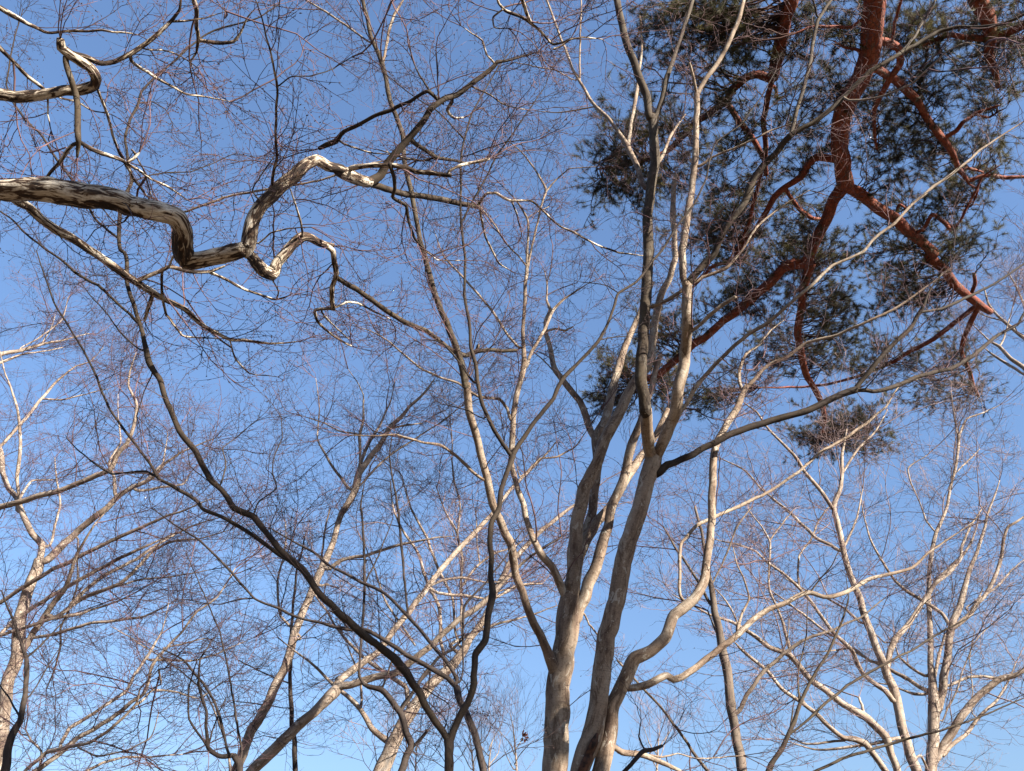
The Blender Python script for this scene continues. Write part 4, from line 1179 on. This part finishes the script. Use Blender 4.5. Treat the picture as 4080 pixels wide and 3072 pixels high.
t = Tree('beech_tree', 'straight pale trunk leaning left near the right edge with a forked right arm', 'tree', 'far')
t.build("d=-0.3 : I 1550,1700,80 1530,1640,76 1480,1500,70 1430,1300,66 1390,1150,66 1335,1000,60 1270,850,54 1210,680,52 1150,500,46 1100,370,44 1070,250,42 1040,100,40 1018,-10,36 F 1055,1500,30 1068,1400,28 1062,1270,22 1100,1120,10", """
d=0.4 : F 1068,1400,20 1150,1270,18 1280,1130,14 1350,1000,8
d=-0.6 : I 1020,20,30 F 950,1530,28 830,1390,26 760,1280,22 700,1220,20 600,1120,17 520,1010,14 450,960,9
d=0.5 : I 1345,1010,46 1370,900,44 1400,840,44 1480,740,36 1540,640,32 1590,570,32 1650,480,30 1740,410,26 1820,310,24 1822,240,20 1880,100,13 1950,0,9
d=-0.6 : I 1395,1220,42 1330,1150,38 1200,1050,32 1130,900,32 1000,780,28 920,660,26 850,570,26 790,500,24 700,420,20 600,350,18 530,280,15 400,230,13 250,200,8
d=0.5 : I 1215,730,20 1180,720,22 1100,650,20 950,560,18 860,530,14 700,440,8
d=0.3 : I 1020,810,20 860,700,18 700,580,12 560,480,7
d=0.6 : I 1050,270,26 1000,240,26 900,190,26 820,110,24 700,0,20 F 560,1500,14 460,1380,14 300,1310,8
d=0.3 : I 1075,240,22 1120,170,18 1160,60,14 F 1200,1500,7
d=0.4 : I 795,500,18 790,400,16 800,300,16 870,200,16 920,80,14 980,0,12 F 1040,1540,7
d=0.5 : I 1500,1600,22 1560,1560,20 1600,1640,18
d=0.4 : I 1330,990,24 1240,960,20 1140,890,18 1000,900,11 850,910,7
d=0.3 : I 1270,800,11 1340,850,11 1400,840,8
""", 13.8, rough=0.03)
t.twigs('twig_pale', spacing=0.3, L1=1.0, L2=0.48, L3=0.22, s2=0.14, s3=0.09, r=0.0056, rmax=0.055, minr=0.0023, bough=0.35)

t = Tree('beech_tree', 'upright pale twin stemmed tree nearest the right edge with spreading right limb', 'tree', 'far')
t.build("d=0.1 : I 1625,1700,86 1635,1580,82 1640,1450,82 1642,1250,80 1632,1120,62 1625,1000,44 1622,800,40 1612,600,34 1620,400,32 1640,250,30 1660,170,28 1720,0,22 F 1760,1450,20 1790,1300,20 1800,1160,22", """
d=0.2 : F 1800,1165,16 1775,1030,12 1755,880,7
d=0.3 : F 1805,1160,18 1850,1060,15 1950,1020,11 2060,970,6
d=0.3 : F 1755,1430,12 1850,1330,12 1930,1250,7
d=-0.3 : I 1660,1280,66 1690,1180,62 1722,1020,56 1740,830,50 1748,770,52 1800,650,46 1830,520,40 1860,420,34 1910,300,26 1950,170,22 2000,0,16 F 2060,1440,7
d=-0.4 : I 1752,770,36 1880,660,34 1960,560,30 2040,420,26 2080,250,24 2112,130,20 2230,45,14
d=0.4 : I 1745,740,30 1700,670,26 1600,600,26 1480,530,24 1400,460,20 1300,300,18 1250,200,14 1200,50,10 F 1180,1500,5
d=-0.5 : I 1640,1600,56 1700,1500,58 1790,1370,56 1860,1260,52 1930,1180,48 2060,1080,44 2150,1060,34 2230,1020,28
d=0.3 : I 1725,1120,22 1830,1080,20 1950,1065,20 2060,1078,18
d=0.3 : I 1700,1560,32 1740,1510,28 1850,1430,26 1920,1330,22 2050,1200,18 2110,1100,14 2160,980,8
d=0.5 : I 1610,1150,32 1500,1090,30 1400,1040,28 1300,990,20 1130,900,12
d=0.3 : I 1605,1165,24 1520,1172,22 1400,1130,13 1250,1100,7
d=-0.3 : I 1618,540,26 1690,430,24 1800,330,20 1880,220,15 1930,60,9
d=0.3 : I 1600,1060,22 1500,1010,20 1420,930,16 1400,870,10
d=0.2 : I 1660,160,14 1600,90,13 1570,0,10 F 1500,1450,11 1480,1370,12 1600,1290,7
d=0.4 : I 1850,640,14 1930,570,12 1950,520,8
d=0.4 : I 1960,560,16 2060,480,15 2130,400,12 2212,330,8
d=-0.3 : I 1700,1340,12 1720,1290,14 1790,1150,13 1820,1050,11 1900,850,9 2000,740,6
d=-0.2 : I 1890,1300,9 1890,1150,9 1870,950,8 1900,780,5
d=0.4 : I 1635,1160,28 1660,1000,26 1690,880,20 1720,800,12
""", 14.4, rough=0.03)
t.twigs('twig_pale', spacing=0.3, L1=1.05, L2=0.5, L3=0.23, s2=0.15, s3=0.1, r=0.0058, rmax=0.06, minr=0.0024, bough=0.35)

t = Tree('beech_tree', 'second pale limb low at the bottom right crossing beneath the arching one', 'tree', 'far')
t.build("d=-0.4 : I 1370,1700,50 1250,1530,48 1210,1480,50 1150,1455,46 1080,1450,36 950,1350,34 850,1260,30 700,1150,28 580,1020,26 430,890,20 395,850,12", """
d=0.3 : I 1090,1460,18 1000,1475,18 830,1485,14 700,1430,8
d=0.3 : I 700,1150,16 620,1060,0 600,1130,8 
d=0.2 : I 860,1265,14 800,1180,12 790,1060,7
""".replace("d=0.3 : I 700,1150,16 620,1060,0 600,1130,8 \n", ""), 12.6, rough=0.03)
t.twigs('twig_pale', spacing=0.3, L1=0.9, L2=0.42, L3=0.2, r=0.005, minr=0.0021, bough=0.35)

t = Tree('beech_tree', 'thin bleached limbs reaching in from the right edge beside the pine', 'tree', 'far')
t.build("d=0.5 : I 2330,1700,60 F 2420,1200,44 2330,880,34 2212,735,32 2130,675,28 2060,600,24 1990,560,14 1900,480,7", """
d=0.4 : F 2300,820,30 2230,560,30 2150,500,24 2080,440,22 1990,340,16 1960,230,9
d=0.4 : F 2240,780,20 2120,720,22 2000,640,14 1960,600,7
d=0.3 : F 2060,600,16 2090,540,13 2120,430,9 2150,330,5
d=0.5 : F 2260,600,24 2160,220,14 2110,130,9
d=0.3 : F 2080,440,12 1950,400,10 1880,360,6
""", 17.0)
t.twigs('twig_pale', spacing=0.3, L1=1.0, L2=0.5, L3=0.24, r=0.006, minr=0.0026, bough=0.35)

# --- slight bare trees farther off at the bottom of the gap
def far_tree(x, y0, y1, D, label, lean=0, mat='far', spread=260):
    t = Tree('bare_tree', label, 'tree', mat, 'bare trees beyond the grove')
    pts = "d=0 : H %d,1720,16 %d,%d,13 %d,%d,9 %d,%d,5" % (x, x + lean * .3, y0, x + lean * .6, (y0 + y1) // 2, x + lean, y1)
    t.build(pts, "\n".join("d=%.1f : H %d,%d,9 %d,%d,7 %d,%d,4" % (rng.uniform(-1, 1), x + lean * .3, yy, x + lean * .3 + sg * rng.uniform(25, 60), yy - 70, x + lean * .3 + sg * rng.uniform(50, 110), yy - rng.uniform(130, 200))
        for yy, sg in ((1650, -1), (1620, 1), (1560, -1), (1530, 1))), D)
    t.twigs('twig_pale', spacing=0.4, L1=1.7, L2=0.85, L3=0.42, s2=0.28, s3=0.19, r=0.006, rmax=0.2, minr=0.0028, lift=0.8, ang=32)
    return t
far_tree(930, 1560, 1430, 30, 'faint bare treetop in the gap right of the V fork', -30)
far_tree(1020, 1580, 1480, 32, 'smaller faint bare treetop against the thin dark leaning stem', 20)
ft = far_tree(1200, 1480, 1300, 28, 'faint bare treetop holding two dark leaf clumps, left of the thick trunk', -40)
for (cx, cy, s) in ((1243, 1420, .10), (1247, 1447, .15)):
    c, _ = ft.world(np.array([1300 + cx / K]), np.array([2022 + cy / K]), np.array([27.9]))
    V = []; n = 14
    for q in range(n):
        d = rng.normal(0, 1, 3); d /= np.linalg.norm(d)
        e_ = np.cross(d, rng.normal(0, 1, 3)); e_ /= np.linalg.norm(e_)
        b = c[0] + d * s * 0.2
        V += [b, b + d * s * .5 + e_ * s * .3, b + d * s, b + d * s * .5 - e_ * s * .3]
    part('leaf_clump', mesh_from('leaf_clump', np.array(V), np.arange(len(V)).reshape(-1, 4)), M['dead_leaf'], ft.root)
far_tree(2080, 1540, 1400, 29, 'faint bare treetop behind the short broken stick', 20)
far_tree(560 , 1600, 1500, 31, 'faint bare treetop between the crooked dark stem and the V fork', 10)
